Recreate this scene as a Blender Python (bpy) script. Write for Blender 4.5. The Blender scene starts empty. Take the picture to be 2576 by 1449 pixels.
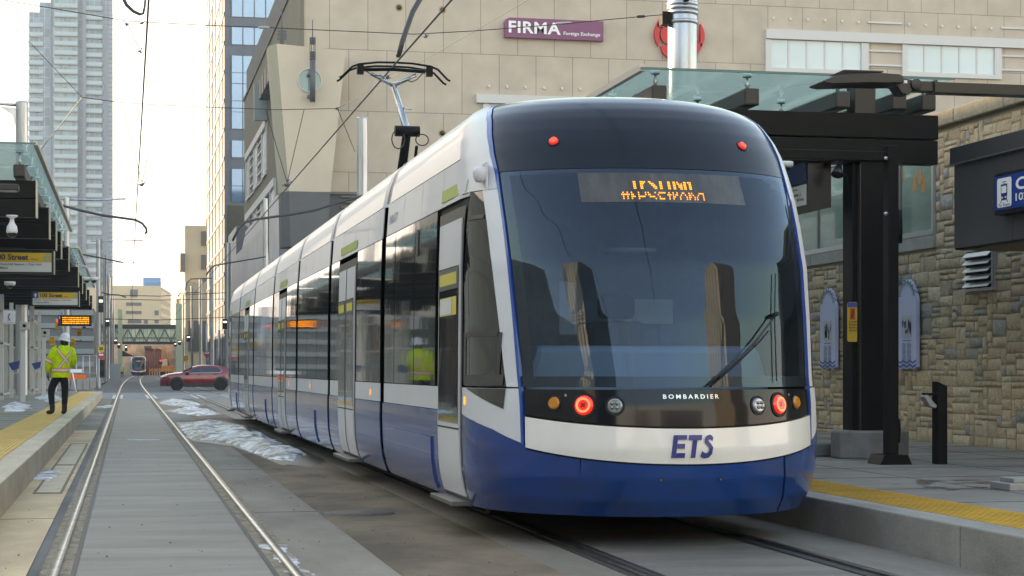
import bpy, bmesh, math, random
from mathutils import Vector, Matrix
random.seed(7)
SC=bpy.context.scene
COL=SC.collection
# ---------------------------------------------------------------- camera / sky / sun
FD=4600.0; TH=math.atan(967/4600.); CT=math.cos(TH); ST=math.sin(TH); EYE=1.253; VY=927.0
cam=bpy.data.cameras.new('camera'); co=bpy.data.objects.new('camera',cam); COL.objects.link(co)
co.location=(0,0,EYE); co.rotation_euler=(math.pi/2,0,-TH)
cam.sensor_width=36; cam.lens=FD/2576*36; cam.shift_y=(VY-724.5)/2576; cam.clip_start=.1; cam.clip_end=6000
SC.camera=co
SUN_EL=math.radians(14); SUN_AZ=math.radians(-48)      # azimuth from +Y towards +X
w=bpy.data.worlds.new('World'); SC.world=w; w.use_nodes=True
nt=w.node_tree; bg=nt.nodes['Background']; sky=nt.nodes.new('ShaderNodeTexSky'); sky.sky_type='NISHITA'; sky.sun_disc=False
sky.sun_elevation=SUN_EL; sky.sun_rotation=SUN_AZ; sky.air_density=1.0; sky.dust_density=.7; sky.ozone_density=1.0; sky.altitude=600
# sky brightness capped to dim the glow round the sun; no cloud modelled
vmn=nt.nodes.new('ShaderNodeVectorMath'); vmn.operation='MINIMUM'; vmn.inputs[1].default_value=(2.8,2.8,2.8)
nt.links.new(sky.outputs[0],vmn.inputs[0]); nt.links.new(vmn.outputs[0],bg.inputs[0]); bg.inputs[1].default_value=0.15
sl=bpy.data.lights.new('sun','SUN'); sl.energy=3.0; sl.angle=math.radians(.5); sl.color=(1,.86,.68)
so=bpy.data.objects.new('sun',sl); COL.objects.link(so)
sd=Vector((math.sin(SUN_AZ)*math.cos(SUN_EL),math.cos(SUN_AZ)*math.cos(SUN_EL),math.sin(SUN_EL)))
so.rotation_euler=sd.to_track_quat('Z','Y').to_euler()
vs=SC.view_settings; vs.view_transform='Standard'; vs.look='None'; vs.exposure=2.6; vs.gamma=1
vs.use_white_balance=True; vs.white_balance_temperature=8800; vs.white_balance_tint=15
# ---------------------------------------------------------------- measuring helpers (photo -> metric)
def pX(u,v,X):
    k=(u-1288)/FD; d=X/(ST+k*CT); return Vector((X,d*(CT-k*ST),EYE+(VY-v)/FD*d))
def pY(u,v,Y):
    k=(u-1288)/FD; d=Y/(CT-k*ST); return Vector((d*(ST+k*CT),Y,EYE+(VY-v)/FD*d))
def pD(u,v,d):
    k=(u-1288)/FD; return Vector((d*(ST+k*CT),d*(CT-k*ST),EYE+(VY-v)/FD*d))
def pZ(u,v,z): return pD(u,v,FD*(EYE-z)/(v-VY))
# ---------------------------------------------------------------- materials
MATS={}
def mat(name,col,rough=.6,metal=0.,var=.0,scale=3.,bump=0.,bscale=20.,emit=None,es=1.,spec=None,col2=None,stretch=(1,1,1),coat=0.,cr=(.35,.65)):
    if name in MATS: return MATS[name]
    m=bpy.data.materials.new(name); m.use_nodes=True; n=m.node_tree.nodes; l=m.node_tree.links; b=n['Principled BSDF']
    b.inputs['Base Color'].default_value=(*col,1); b.inputs['Roughness'].default_value=rough; b.inputs['Metallic'].default_value=metal
    if spec is not None: b.inputs['Specular IOR Level'].default_value=spec
    if coat: b.inputs['Coat Weight'].default_value=coat; b.inputs['Coat Roughness'].default_value=.03
    if var or bump:
        tc=n.new('ShaderNodeTexCoord'); mp=n.new('ShaderNodeMapping'); mp.inputs['Scale'].default_value=stretch
        l.new(tc.outputs['Object'],mp.inputs[0])
    if var:
        t=n.new('ShaderNodeTexNoise'); t.inputs['Scale'].default_value=scale; t.inputs['Detail'].default_value=6; t.inputs['Roughness'].default_value=.65
        l.new(mp.outputs[0],t.inputs['Vector'])
        r=n.new('ShaderNodeValToRGB'); c2=col2 or tuple(c*(1-var) for c in col); c1=col if col2 else tuple(min(1,c*(1+var*.6)) for c in col)
        r.color_ramp.elements[0].position=cr[0]; r.color_ramp.elements[1].position=cr[1]
        r.color_ramp.elements[0].color=(*c2,1); r.color_ramp.elements[1].color=(*c1,1)
        l.new(t.outputs['Fac'],r.inputs[0]); l.new(r.outputs[0],b.inputs['Base Color'])
    if bump:
        t=n.new('ShaderNodeTexNoise'); t.inputs['Scale'].default_value=bscale; t.inputs['Detail'].default_value=5
        l.new(mp.outputs[0],t.inputs['Vector'])
        bp=n.new('ShaderNodeBump'); bp.inputs['Strength'].default_value=bump; bp.inputs['Distance'].default_value=.02
        l.new(t.outputs['Fac'],bp.inputs['Height']); l.new(bp.outputs[0],b.inputs['Normal'])
    if emit: b.inputs['Emission Color'].default_value=(*emit,1); b.inputs['Emission Strength'].default_value=es
    MATS[name]=m; return m
def glassmat(name,tint,gloss=.35,rough=.02,opac=.3,base=(.02,.025,.03),trl=False):
    if name in MATS: return MATS[name]
    m=bpy.data.materials.new(name); m.use_nodes=True; n=m.node_tree.nodes; l=m.node_tree.links
    for x in list(n):
        if x.type=='BSDF_PRINCIPLED': n.remove(x)
    out=[x for x in n if x.type=='OUTPUT_MATERIAL'][0]
    tr=n.new('ShaderNodeBsdfTransparent'); tr.inputs[0].default_value=(*tint,1)
    df=n.new('ShaderNodeBsdfTranslucent' if trl else 'ShaderNodeBsdfDiffuse'); df.inputs[0].default_value=(*base,1)
    mx=n.new('ShaderNodeMixShader'); mx.inputs[0].default_value=opac; l.new(tr.outputs[0],mx.inputs[1]); l.new(df.outputs[0],mx.inputs[2])
    gl=n.new('ShaderNodeBsdfGlossy'); gl.inputs[0].default_value=(.70,.85,1,1) if 'windscreen' in name else (1,1,1,1); gl.inputs['Roughness'].default_value=rough
    fr=n.new('ShaderNodeMath'); fr.operation='POWER'; fr.inputs[1].default_value=4.5; lw=n.new('ShaderNodeLayerWeight'); lw.inputs[0].default_value=.5; l.new(lw.outputs['Facing'],fr.inputs[0])
    mt=n.new('ShaderNodeMath'); mt.operation='MULTIPLY_ADD'; mt.inputs[1].default_value=.8; mt.inputs[2].default_value=gloss; mt.use_clamp=True
    l.new(fr.outputs[0],mt.inputs[0])
    m2=n.new('ShaderNodeMixShader'); l.new(mt.outputs[0],m2.inputs[0]); l.new(mx.outputs[0],m2.inputs[1]); l.new(gl.outputs[0],m2.inputs[2])
    l.new(m2.outputs[0],out.inputs[0]); MATS[name]=m; return m
def gridmat(name,colA,colB,wx,wz,gx=.03,gz=.03,rough=.6,off=0.,axis='X',var=.08,bump=0.,roughA=None,metA=0.,ox=0.,oz=0.,offfreq=2,wob=0.):
    """panel cladding / curtain wall: joints on a metric grid in the object's own coordinates"""
    if name in MATS: return MATS[name]
    m=bpy.data.materials.new(name); m.use_nodes=True; n=m.node_tree.nodes; l=m.node_tree.links; b=n['Principled BSDF']
    tc=n.new('ShaderNodeTexCoord'); sp=n.new('ShaderNodeSeparateXYZ'); l.new(tc.outputs['Object'],sp.inputs[0])
    a1=n.new('ShaderNodeMath'); a1.operation='ADD'; a1.inputs[1].default_value=ox; l.new(sp.outputs[axis],a1.inputs[0])
    a2=n.new('ShaderNodeMath'); a2.operation='ADD'; a2.inputs[1].default_value=oz; l.new(sp.outputs['Z'],a2.inputs[0])
    cb=n.new('ShaderNodeCombineXYZ'); l.new(a1.outputs[0],cb.inputs[0]); l.new(a2.outputs[0],cb.inputs[1])
    br=n.new('ShaderNodeTexBrick'); br.offset=off; br.offset_frequency=offfreq; br.inputs['Scale'].default_value=1
    br.inputs['Brick Width'].default_value=wx; br.inputs['Row Height'].default_value=wz; br.inputs['Mortar Size'].default_value=gx; br.inputs['Mortar Smooth'].default_value=.1
    br.inputs['Color1'].default_value=(*colA,1); br.inputs['Color2'].default_value=(*[c*(1-var) for c in colA],1); br.inputs['Mortar'].default_value=(*colB,1)
    l.new(cb.outputs[0],br.inputs['Vector'])
    t=n.new('ShaderNodeTexNoise'); t.inputs['Scale'].default_value=.6; t.inputs['Detail'].default_value=8; l.new(tc.outputs['Object'],t.inputs['Vector'])
    mr=n.new('ShaderNodeMapRange'); mr.inputs[1].default_value=.3; mr.inputs[2].default_value=.7; mr.inputs[3].default_value=.86; mr.inputs[4].default_value=1.07; l.new(t.outputs['Fac'],mr.inputs[0])
    mx=n.new('ShaderNodeMix'); mx.data_type='RGBA'; mx.blend_type='MULTIPLY'; mx.inputs[0].default_value=1
    l.new(br.outputs[0],mx.inputs[6]); l.new(mr.outputs[0],mx.inputs[7]); l.new(mx.outputs[2],b.inputs['Base Color'])
    b.inputs['Roughness'].default_value=rough
    if metA: b.inputs['Metallic'].default_value=metA
    if roughA is not None:
        m3=n.new('ShaderNodeMapRange'); m3.inputs[3].default_value=roughA; m3.inputs[4].default_value=rough; l.new(br.outputs['Fac'],m3.inputs[0]); l.new(m3.outputs[0],b.inputs['Roughness'])
    if bump or wob:
        bp=n.new('ShaderNodeBump'); bp.inputs['Strength'].default_value=bump or wob; bp.inputs['Distance'].default_value=.05
        t2=n.new('ShaderNodeTexNoise'); t2.inputs['Scale'].default_value=.35 if wob else 3; l.new(tc.outputs['Object'],t2.inputs['Vector'])
        l.new(t2.outputs['Fac'],bp.inputs['Height']); l.new(bp.outputs[0],b.inputs['Normal'])
    MATS[name]=m; return m
# ---------------------------------------------------------------- mesh builder
class MB:
    def __init__(s): s.v=[]; s.f=[]; s.m=[]; s.s=[]; s.c=[]
    def face(s,pts,m=0,sm=False,c=None):
        i=len(s.v); s.v+= [tuple(p) for p in pts]; s.f.append(tuple(range(i,i+len(pts)))); s.m.append(m); s.s.append(sm); s.c.append(c)
    def idx(s,vs,fs,m=0,sm=False,c=None):
        i=len(s.v); s.v+=[tuple(p) for p in vs]
        for f in fs: s.f.append(tuple(i+k for k in f)); s.m.append(m); s.s.append(sm); s.c.append(c)
    def box(s,x0,x1,y0,y1,z0,z1,m=0,c=None,M=None):
        vs=[(x,y,z) for z in (z0,z1) for y in (y0,y1) for x in (x0,x1)]
        if M is not None: vs=[tuple(M@Vector(p)) for p in vs]
        s.idx(vs,[(0,2,3,1),(4,5,7,6),(0,1,5,4),(2,6,7,3),(0,4,6,2),(1,3,7,5)],m,False,c); return s
    def tube(s,path,r,n=8,m=0,cap=True,sm=True):
        path=[Vector(p) for p in path]; rs=r if isinstance(r,(list,tuple)) else [r]*len(path)
        vs=[];N=len(path); prev=None
        for i,p in enumerate(path):
            t=(path[min(i+1,N-1)]-path[max(i-1,0)])
            if t.length<1e-9: t=Vector((0,0,1))
            t.normalize()
            if prev is None:
                a=Vector((0,0,1)) if abs(t.z)<.9 else Vector((1,0,0)); u=t.cross(a).normalized()
            else:
                u=(prev-t*prev.dot(t)).normalized()
            prev=u; w_=t.cross(u)
            for k in range(n):
                an=2*math.pi*k/n; vs.append(p+(u*math.cos(an)+w_*math.sin(an))*rs[i])
        fs=[(i*n+k,i*n+(k+1)%n,(i+1)*n+(k+1)%n,(i+1)*n+k) for i in range(N-1) for k in range(n)]
        s.idx(vs,fs,m,sm)
        if cap: s.face(vs[:n][::-1],m); s.face(vs[-n:],m)
        return s
    def grid(s,fn,nu,nv,m=0,sm=True,flip=False):
        vs=[fn(i/nu,j/nv) for j in range(nv+1) for i in range(nu+1)]
        W_=nu+1; fs=[(j*W_+i,j*W_+i+1,(j+1)*W_+i+1,(j+1)*W_+i) for j in range(nv) for i in range(nu)]
        if flip: fs=[f[::-1] for f in fs]
        s.idx(vs,fs,m,sm); return s
    def prism(s,poly,a,b,ax='y',m=0,sm=False):
        def mk(p,t):
            return {'y':(p[0],t,p[1]),'x':(t,p[0],p[1]),'z':(p[0],p[1],t)}[ax]
        A=[mk(p,a) for p in poly]; B=[mk(p,b) for p in poly]; n=len(poly)
        s.face(A,m); s.face(B[::-1],m)
        for i in range(n): s.face([A[i],B[i],B[(i+1)%n],A[(i+1)%n]],m,sm)
        return s
    def lathe(s,prof,c,n=16,ax='z',m=0,sm=True):
        vs=[]
        for r,h in prof:
            for k in range(n):
                a=2*math.pi*k/n; x,y=r*math.cos(a),r*math.sin(a)
                p={'z':(x,y,h),'y':(x,h,y),'x':(h,x,y)}[ax]; vs.append((c[0]+p[0],c[1]+p[1],c[2]+p[2]))
        N=len(prof)
        s.idx(vs,[(i*n+k,i*n+(k+1)%n,(i+1)*n+(k+1)%n,(i+1)*n+k) for i in range(N-1) for k in range(n)],m,sm); return s
    def build(s,name,mats,parent=None,bevel=0,norm=True):
        me=bpy.data.meshes.new(name); me.from_pydata(s.v,[],s.f)
        if not isinstance(mats,(list,tuple)): mats=[mats]
        for x in mats: me.materials.append(x)
        me.polygons.foreach_set('material_index',s.m); me.polygons.foreach_set('use_smooth',s.s)
        if any(c is not None for c in s.c):
            ca=me.color_attributes.new('tone','FLOAT_COLOR','CORNER')
            for p,c in zip(me.polygons,s.c):
                for li in p.loop_indices: ca.data[li].color=(*(c or (1,1,1)),1)
        bm=bmesh.new(); bm.from_mesh(me); bmesh.ops.remove_doubles(bm,verts=bm.verts,dist=1e-5)
        if norm: bmesh.ops.recalc_face_normals(bm,faces=bm.faces)
        bm.to_mesh(me); bm.free(); me.update()
        o=bpy.data.objects.new(name,me); COL.objects.link(o)
        if parent is not None:
            o.parent=parent; 
            bpy_inv=Matrix.Identity(4)
            par=parent; T=Matrix.Identity(4)
            while par is not None: T=par.matrix_basis@T; par=par.parent
            # vertices were given in world space: shift them into the parent's frame
            me.transform(T.inverted())
        if bevel:
            b=o.modifiers.new('bevel','BEVEL'); b.width=bevel; b.segments=2; b.limit_method='ANGLE'
        return o
def tag(o,label=None,cat=None,group=None,kind=None):
    if label: o['label']=label
    if cat: o['category']=cat
    if group: o['group']=group
    if kind: o['kind']=kind
    return o
def thing(name,loc,label,cat,group=None):
    o=bpy.data.objects.new(name,None); COL.objects.link(o); o.location=loc; o.empty_display_size=.2
    return tag(o,label,cat,group)
def struct(o): o['kind']='structure'; return o
def copy_tree(o,parent=None):
    c=o.copy(); COL.objects.link(c)
    if parent is not None: c.parent=parent
    for ch in list(o.children): copy_tree(ch,c)
    return c
def textmesh(body,size=1.,bold=0.,shear=0.,ext=0.,align='LEFT',space=1.):
    cu=bpy.data.curves.new('t','FONT'); cu.body=body; cu.size=size; cu.offset=bold; cu.shear=shear; cu.align_x=align; cu.space_character=space; cu.resolution_u=3
    o=bpy.data.objects.new('t',cu); COL.objects.link(o); dg=bpy.context.evaluated_depsgraph_get(); dg.update()
    me=bpy.data.meshes.new_from_object(o.evaluated_get(dg)); vs=[v.co.copy() for v in me.vertices]; fs=[tuple(p.vertices) for p in me.polygons]
    bpy.data.objects.remove(o); bpy.data.curves.remove(cu); bpy.data.meshes.remove(me)
    if not vs: return vs,fs
    x0=min(v.x for v in vs);x1=max(v.x for v in vs);y0=min(v.y for v in vs);y1=max(v.y for v in vs)
    vs=[Vector(((v.x-x0)/(x1-x0),(v.y-y0)/(y1-y0),0)) for v in vs]     # unit box
    return vs,fs
def put_text(mb,body,fn,bold=0.,shear=0.,space=1.,m=0):
    """fn(a,b) maps the unit text box to world"""
    vs,fs=textmesh(body,1,bold,shear,space=space)
    mb.idx([fn(v.x,v.y) for v in vs],fs,m)
def lerp(a,b,t): return a+(b-a)*t
def rectfn(p00,p10,p01):
    p00,p10,p01=map(Vector,(p00,p10,p01))
    return lambda a,b: p00+(p10-p00)*a+(p01-p00)*b
# ---------------------------------------------------------------- palette
WHITE=mat('white_paint',(.62,.635,.66),.38,coat=.10,var=.04,scale=1.5)
BLUE=mat('blue_paint',(.002,.045,.215),.17,coat=.4,var=.2,scale=1.6,col2=(.012,.038,.12),cr=(.25,.5))
BLUEL=mat('blue_line',(.015,.07,.32),.25,coat=.5)
BLACK=mat('black_trim',(.012,.012,.013),.35)
GAP=mat('dark_gap',(.006,.006,.007),.7)
HOOD=mat('dark_hood',(.006,.010,.016),.16,metal=.0,coat=.03,spec=.32)
TGLASS=mat('side_glass',(.018,.020,.019),.04,bump=.07,bscale=2.2,spec=.8,coat=.45)
WGLASS=glassmat('windscreen_glass',(.62,.76,.88),gloss=.06,rough=.01,opac=.15,base=(.03,.045,.06))
STEEL=mat('rail_steel',(.42,.42,.42),.30,metal=1.,var=.3,scale=6)
RUST=mat('rail_web',(.07,.05,.035),.7,var=.4,scale=30)
GALV=mat('galvanised_steel',(.50,.53,.56),.34,metal=.85,var=.35,scale=2.5,bump=.02,bscale=3,stretch=(1,1,.12))
DSTEEL=mat('dark_steel',(.010,.010,.010),.42,spec=.12,var=.15,scale=3)
DSTEEL2=mat('bronze_steel',(.035,.031,.027),.38,spec=.4)
WIRE=mat('wire_metal',(.05,.05,.05),.5,metal=.5)
RUBBER=mat('rubber',(.012,.012,.012),.8)
AMBER=mat('amber_lens',(.55,.2,.02),.2,coat=.5)
AMBERL=mat('amber_lit',(.5,.2,.03),.3,emit=(1,.36,.04),es=.7)
REDL=mat('red_lit',(.4,.01,.01),.3,emit=(1,.03,.02),es=.10)
REDC=mat('red_lit_core',(.5,.1,.06),.3,emit=(1,.14,.07),es=.5)
LED=mat('led_dot',(.5,.2,.02),.4,emit=(1,.33,.02),es=.42)
LEDR=mat('led_red',(.5,.05,.03),.4,emit=(1,.05,.02),es=.4)
LEDW=mat('led_white',(1,1,1),.4,emit=(1,1,.95),es=.6)
LENS=mat('clear_lens',(.35,.38,.4),.08,metal=.6)
CHROME=mat('letter_chrome',(.75,.76,.78),.25,metal=.6)
CONC=mat('concrete_pale',(.33,.325,.30),.85,var=.22,scale=2.2,bump=.15,bscale=40)
# ================================================================ GROUND
XL,XR=-1.04,5.13      # platform edges
T1,T2=.279,3.755      # track centres
def sheet(name,x0,x1,y0,y1,z,m,ny=1):
    b=MB(); b.face([(x0,y0,z),(x1,y0,z),(x1,y1,z),(x0,y1,z)]); return struct(b.build(name,m))
def asphalt(name,c,c2,scale,sx=(1,1,1),bump=.25,cr=(.35,.65),rough=.85):
    if name in MATS: return MATS[name]
    m=bpy.data.materials.new(name); m.use_nodes=True; n=m.node_tree.nodes; l=m.node_tree.links; b=n['Principled BSDF']
    tc=n.new('ShaderNodeTexCoord'); mp=n.new('ShaderNodeMapping'); mp.inputs['Scale'].default_value=sx; l.new(tc.outputs['Object'],mp.inputs[0])
    t=n.new('ShaderNodeTexNoise'); t.inputs['Scale'].default_value=scale; t.inputs['Detail'].default_value=9; t.inputs['Roughness'].default_value=.62; l.new(mp.outputs[0],t.inputs['Vector'])
    r=n.new('ShaderNodeValToRGB'); r.color_ramp.elements[0].position=cr[0]; r.color_ramp.elements[1].position=cr[1]; r.color_ramp.elements[0].color=(*c2,1); r.color_ramp.elements[1].color=(*c,1)
    l.new(t.outputs['Fac'],r.inputs[0])
    g=n.new('ShaderNodeTexNoise'); g.inputs['Scale'].default_value=90; g.inputs['Detail'].default_value=3; l.new(tc.outputs['Object'],g.inputs['Vector'])
    mr=n.new('ShaderNodeMapRange'); mr.inputs[1].default_value=.3; mr.inputs[2].default_value=.7; mr.inputs[3].default_value=.82; mr.inputs[4].default_value=1.14; l.new(g.outputs['Fac'],mr.inputs[0])
    mx=n.new('ShaderNodeMix'); mx.data_type='RGBA'; mx.blend_type='MULTIPLY'; mx.inputs[0].default_value=1; l.new(r.outputs[0],mx.inputs[6]); l.new(mr.outputs[0],mx.inputs[7]); l.new(mx.outputs[2],b.inputs['Base Color'])
    b.inputs['Roughness'].default_value=rough
    bp=n.new('ShaderNodeBump'); bp.inputs['Strength'].default_value=bump; bp.inputs['Distance'].default_value=.01; l.new(g.outputs['Fac'],bp.inputs['Height']); l.new(bp.outputs[0],b.inputs['Normal'])
    MATS[name]=m; return m
ASPH=asphalt('road_asphalt',(.15,.145,.14),(.085,.083,.08),.5)
SLAB=asphalt('slab_concrete',(.222,.198,.168),(.128,.115,.098),.8,(.6,2.4,1),rough=.6)
SLAB2=asphalt('edge_concrete',(.28,.245,.20),(.155,.138,.11),.9,(1,.35,1))
DIRT=asphalt('dirty_asphalt',(.20,.145,.093),(.085,.062,.042),1.0,(1,.6,1),bump=.5,cr=(.38,.6))
LITGUT=asphalt('sunlit_concrete',(.66,.49,.30),(.44,.32,.19),1.2,(1,.5,1))  # reflected sunlight painted in as a warm, bright gutter colour
PLATM=asphalt('platform_concrete',(.28,.255,.22),(.175,.16,.138),1.1,(1,1,1))
KERBM=asphalt('kerb_concrete',(.33,.32,.29),(.21,.20,.175),1.6,(2,.6,1))
b=MB(); b.face([(-500,-400,-.004),(500,-400,-.004),(500,1200,-.004),(-500,1200,-.004)]); struct(b.build('ground',ASPH))
sheet('track_slab',-.36,.92,-6,80,.002,SLAB)
sheet('track_slab',T2-.64,T2+.64,-6,80,.002,SLAB)
sheet('gutter_strip',XL-.02,-.60,-6,38,.002,LITGUT)
sheet('gutter_strip',XL-.02,-.60,38,80,.002,SLAB2)
sheet('slab_strip',1.07,1.62,-6,80,.002,SLAB2)
sheet('dirt_lane',1.62,2.60,-6,82,.004,DIRT)
sheet('slab_strip',2.60,2.97,-6,80,.0025,SLAB2)
sheet('slab_strip',T2+.79,XR+.02,-6,80,.002,SLAB2)
# construction joints across the slabs
b=MB()
for y in [8.9,15.2,22,30,41,56]:
    b.box(1.07,1.62,y+.8,y+.815,.0,.0045,0); b.box(XL,-.60,y+.5,y+.512,0,.0045,0); b.box(T2+.79,XR,y+.4,y+.415,0,.0045)
struct(b.build('slab_joint',mat('joint',(.10,.095,.085),.9)))
# utility covers in the gutter, manhole in the dirt lane
COV=asphalt('cover_concrete',(.58,.48,.34),(.46,.37,.26),3)
g=MB(); g.box(-.90,-.67,19.0,24.2,.0,.006); g.box(-.90,-.67,24.5,31.0,.0,.006)
struct(g.build('utility_cover',COV))
g=MB(); g.box(-.93,-.64,18.8,31.3,.0,.004); struct(g.build('cover_frame',mat('cover_rim',(.2,.15,.09),.9,var=.4,scale=8)))
g=MB(); c=pZ(890,1293,0); g.lathe([(0,.012),(.30,.012),(.31,.004)],(c.x+.05,c.y,0),28); tag(g.build('manhole_cover',mat('iron',(.085,.07,.055),.7,var=.4,scale=9)),'round rusty manhole cover in the brown dirt lane left of the tram','manhole cover')
# warm light along the left kerb sits in the gutter and kerb colours
# paved crossing band and far stop lines
sheet('crossing_band',-8,14,76,96,.006,asphalt('band_concrete',(.27,.27,.27),(.17,.17,.17),1.2,(1,.2,1)))
b=MB()
for x0 in (T1-.92,T1-.60,T1+.52,T1+.84): b.box(x0,x0+.12,77.5,88,.0,.010)
for x0 in (T2-.92,T2-.60,T2+.52,T2+.84): b.box(x0,x0+.12,77.5,88,.0,.010)
b.box(T1-.28,T1+.28,32.4,32.75,.0,.008)
struct(b.build('road_marking',mat('marking_white',(.55,.55,.55),.8,var=.3,scale=8)))
# rails
def bend(Y): return 0 if Y<110 else 1.75*min(1,((Y-110)/210.))**2
def rails(xc,name):
    ys=[-6,0,4,8,12,18,26,36,50,70,90,110,130,150,175,200,230,260,300,340,420]
    for sgn in (-1,1):
        b=MB(); g=MB()
        for y0,y1 in zip(ys,ys[1:]):
            for (mb,a,c_,z,hgt) in ((b,-.032,.032,0,.020),(g,-.085 if sgn<0 else -.10,.10 if sgn<0 else .085,0,.0065)):
                x=xc+sgn*.7175
                p=[(x+a+bend(y0),y0),(x+c_+bend(y0),y0),(x+c_+bend(y1),y1),(x+a+bend(y1),y1)]
                mb.face([(q[0],q[1],hgt) for q in p],0,mb is b)
                mb.face([(p[0][0],y0,hgt),(p[3][0],y1,hgt),(p[3][0],y1,0),(p[0][0],y0,0)],0)
                mb.face([(p[1][0],y0,hgt),(p[2][0],y1,hgt),(p[2][0],y1,0),(p[1][0],y0,0)],0)
        struct(b.build('rail',STEEL if xc<1 else mat('rail_dull',(.13,.12,.11),.35,metal=.8,var=.4,scale=8)))
        struct(g.build('rail_bed',mat('rail_boot',(.24,.19,.13),.85,var=.5,scale=14,stretch=(1,.3,1)) if xc<1 else mat('rail_boot_dark',(.035,.032,.03),.7)))
        g=MB(); x=xc+sgn*.7175-sgn*.115
        for y0,y1 in zip(ys,ys[1:-6]): g.face([(x-.014+bend(y0),y0,.0085),(x+.014+bend(y0),y0,.0085),(x+.014+bend(y1),y1,.0085),(x-.014+bend(y1),y1,.0085)])
        struct(g.build('sealant_line',mat('bitumen',(.02,.02,.02),.6)))
rails(T1,'rail'); rails(T2,'rail')
# pebbles / grit
b=MB()
for k in range(420):
    r_=random.random()
    x=random.uniform(1.1,2.75) if r_<.7 else random.uniform(-1.0,1.0); y=4+random.random()**1.6*26; s=random.uniform(.003,.009)
    b.lathe([(0,0),(s,.0),(s*.8,s*.6),(0,s)],(x,y,.004),5)
tag(b.build('grit',mat('grit_stone',(.20,.17,.13),.9,var=.5,scale=5)),kind='stuff')
# ---------------------------------------------------------------- platforms
ZL=.29; ZR=.265
def platform(name,xe,xo,y0,y1,z,sgn):
    b=MB()
    b.box(min(xe,xo),max(xe,xo),y0,y1,-.05,z)
    return struct(b.build(name,PLATM,bevel=.012))
platform('platform',XL-.30,-9,-8,78.4,ZL,-1)
platform('platform',XR+.26,40,-8,70,ZR,1)
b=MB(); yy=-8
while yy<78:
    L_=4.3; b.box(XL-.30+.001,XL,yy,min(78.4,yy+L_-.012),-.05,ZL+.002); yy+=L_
struct(b.build('platform_kerb',asphalt('kerb_lit',(.60,.50,.36),(.44,.36,.26),1.3,(2,.6,1.5)),bevel=.012))  # warm tone stands for sunlight reflected onto the left platform wall
b=MB(); yy=-7.3
while yy<70:
    L_=3.6; b.box(XR,XR+.259,yy,yy+L_-.012,-.05,ZR+.002); yy+=L_
struct(b.build('platform_kerb',KERBM,bevel=.012))
YEL=mat('tactile_yellow',(.62,.36,.035),.6,var=.22,scale=3)
YEL2=mat('tactile_yellow_worn',(.64,.40,.10),.65,var=.25,scale=3)
b=MB(); b.box(-1.92,-1.31,-8,78,ZL,ZL+.006,0)
x=-1.90
while x<-1.33: b.box(x,x+.022,-8,78,ZL+.006,ZL+.012,0); x+=.05
struct(b.build('tactile_paving',YEL2))
b=MB(); b.box(5.38,5.93,-8,64,ZR,ZR+.006,0)
x=5.40
while x<5.92:
    b.box(x,x+.02,-8,20,ZR+.006,ZR+.011,0); x+=.05
struct(b.build('tactile_paving',YEL))
b=MB()
y=2
while y<60:
    b.box(5.94,18,y,y+.01,ZR,ZR+.0025); b.box(-9,-1.93,y,y+.01,ZL,ZL+.0025); y+=1.5
for x in (6.9,8.3,9.6): b.box(x,x+.01,-8,60,ZR,ZR+.0022)
for x in (-3.2,-4.6): b.box(x,x+.01,-8,78,ZL,ZL+.0022)
struct(b.build('paving_joint',mat('joint2',(.07,.066,.06),.9)))
# dirt stain with grit on right platform
b=MB(); c=pZ(2540,1222,ZR)
for k in range(60):
    a=random.random()*6.28; r=random.random()**.5
    x=c.x+math.cos(a)*r*1.0; y=c.y+math.sin(a)*r*.9; s=random.uniform(.03,.09)
    b.face([(x+s*math.cos(t+random.uniform(-.2,.2))*1.6,y+s*.9*math.sin(t),ZR+.003+k*.00002) for t in [i*.9 for i in range(7)]])
struct(b.build('dirt_patch',mat('dirt_brown',(.16,.125,.09),.95,var=.4,scale=12)))
# ---------------------------------------------------------------- snow
from mathutils import noise as NZ
SNOW=bpy.data.materials.new('dirty_snow'); SNOW.use_nodes=True
n=SNOW.node_tree.nodes; l=SNOW.node_tree.links; bs=n['Principled BSDF']
tc=n.new('ShaderNodeTexCoord'); t=n.new('ShaderNodeTexNoise'); t.inputs['Scale'].default_value=2.0; t.inputs['Detail'].default_value=12; t.inputs['Roughness'].default_value=.7; t.inputs['Distortion'].default_value=.8
l.new(tc.outputs['Object'],t.inputs['Vector']); r=n.new('ShaderNodeValToRGB'); r.color_ramp.elements[0].position=.43; r.color_ramp.elements[1].position=.55
r.color_ramp.elements[0].color=(.16,.13,.10,1); r.color_ramp.elements[1].color=(.66,.69,.74,1); l.new(t.outputs['Fac'],r.inputs[0]); l.new(r.outputs[0],bs.inputs['Base Color']); bs.inputs['Roughness'].default_value=.55
bp=n.new('ShaderNodeBump'); bp.inputs['Strength'].default_value=.2; bp.inputs['Distance'].default_value=.02; l.new(t.outputs['Fac'],bp.inputs['Height']); l.new(bp.outputs[0],bs.inputs['Normal'])
WETM=asphalt('wet_ground',(.075,.065,.052),(.045,.04,.033),2.0,rough=.45)
def wet(poly,k,seed,z):
    cx=sum(p[0] for p in poly)/len(poly); cy=sum(p[1] for p in poly)/len(poly); pts=[]
    n_=len(poly)
    for i in range(n_):
        for t_ in (0,.25,.5,.75):
            x=lerp(poly[i][0],poly[(i+1)%n_][0],t_); y=lerp(poly[i][1],poly[(i+1)%n_][1],t_)
            f=k+.12*NZ.noise(Vector((i+t_,seed,0))*1.7); pts.append((cx+(x-cx)*f,cy+(y-cy)*f,z))
    b=MB(); b.face(pts); struct(b.build('wet_patch',WETM))
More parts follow.
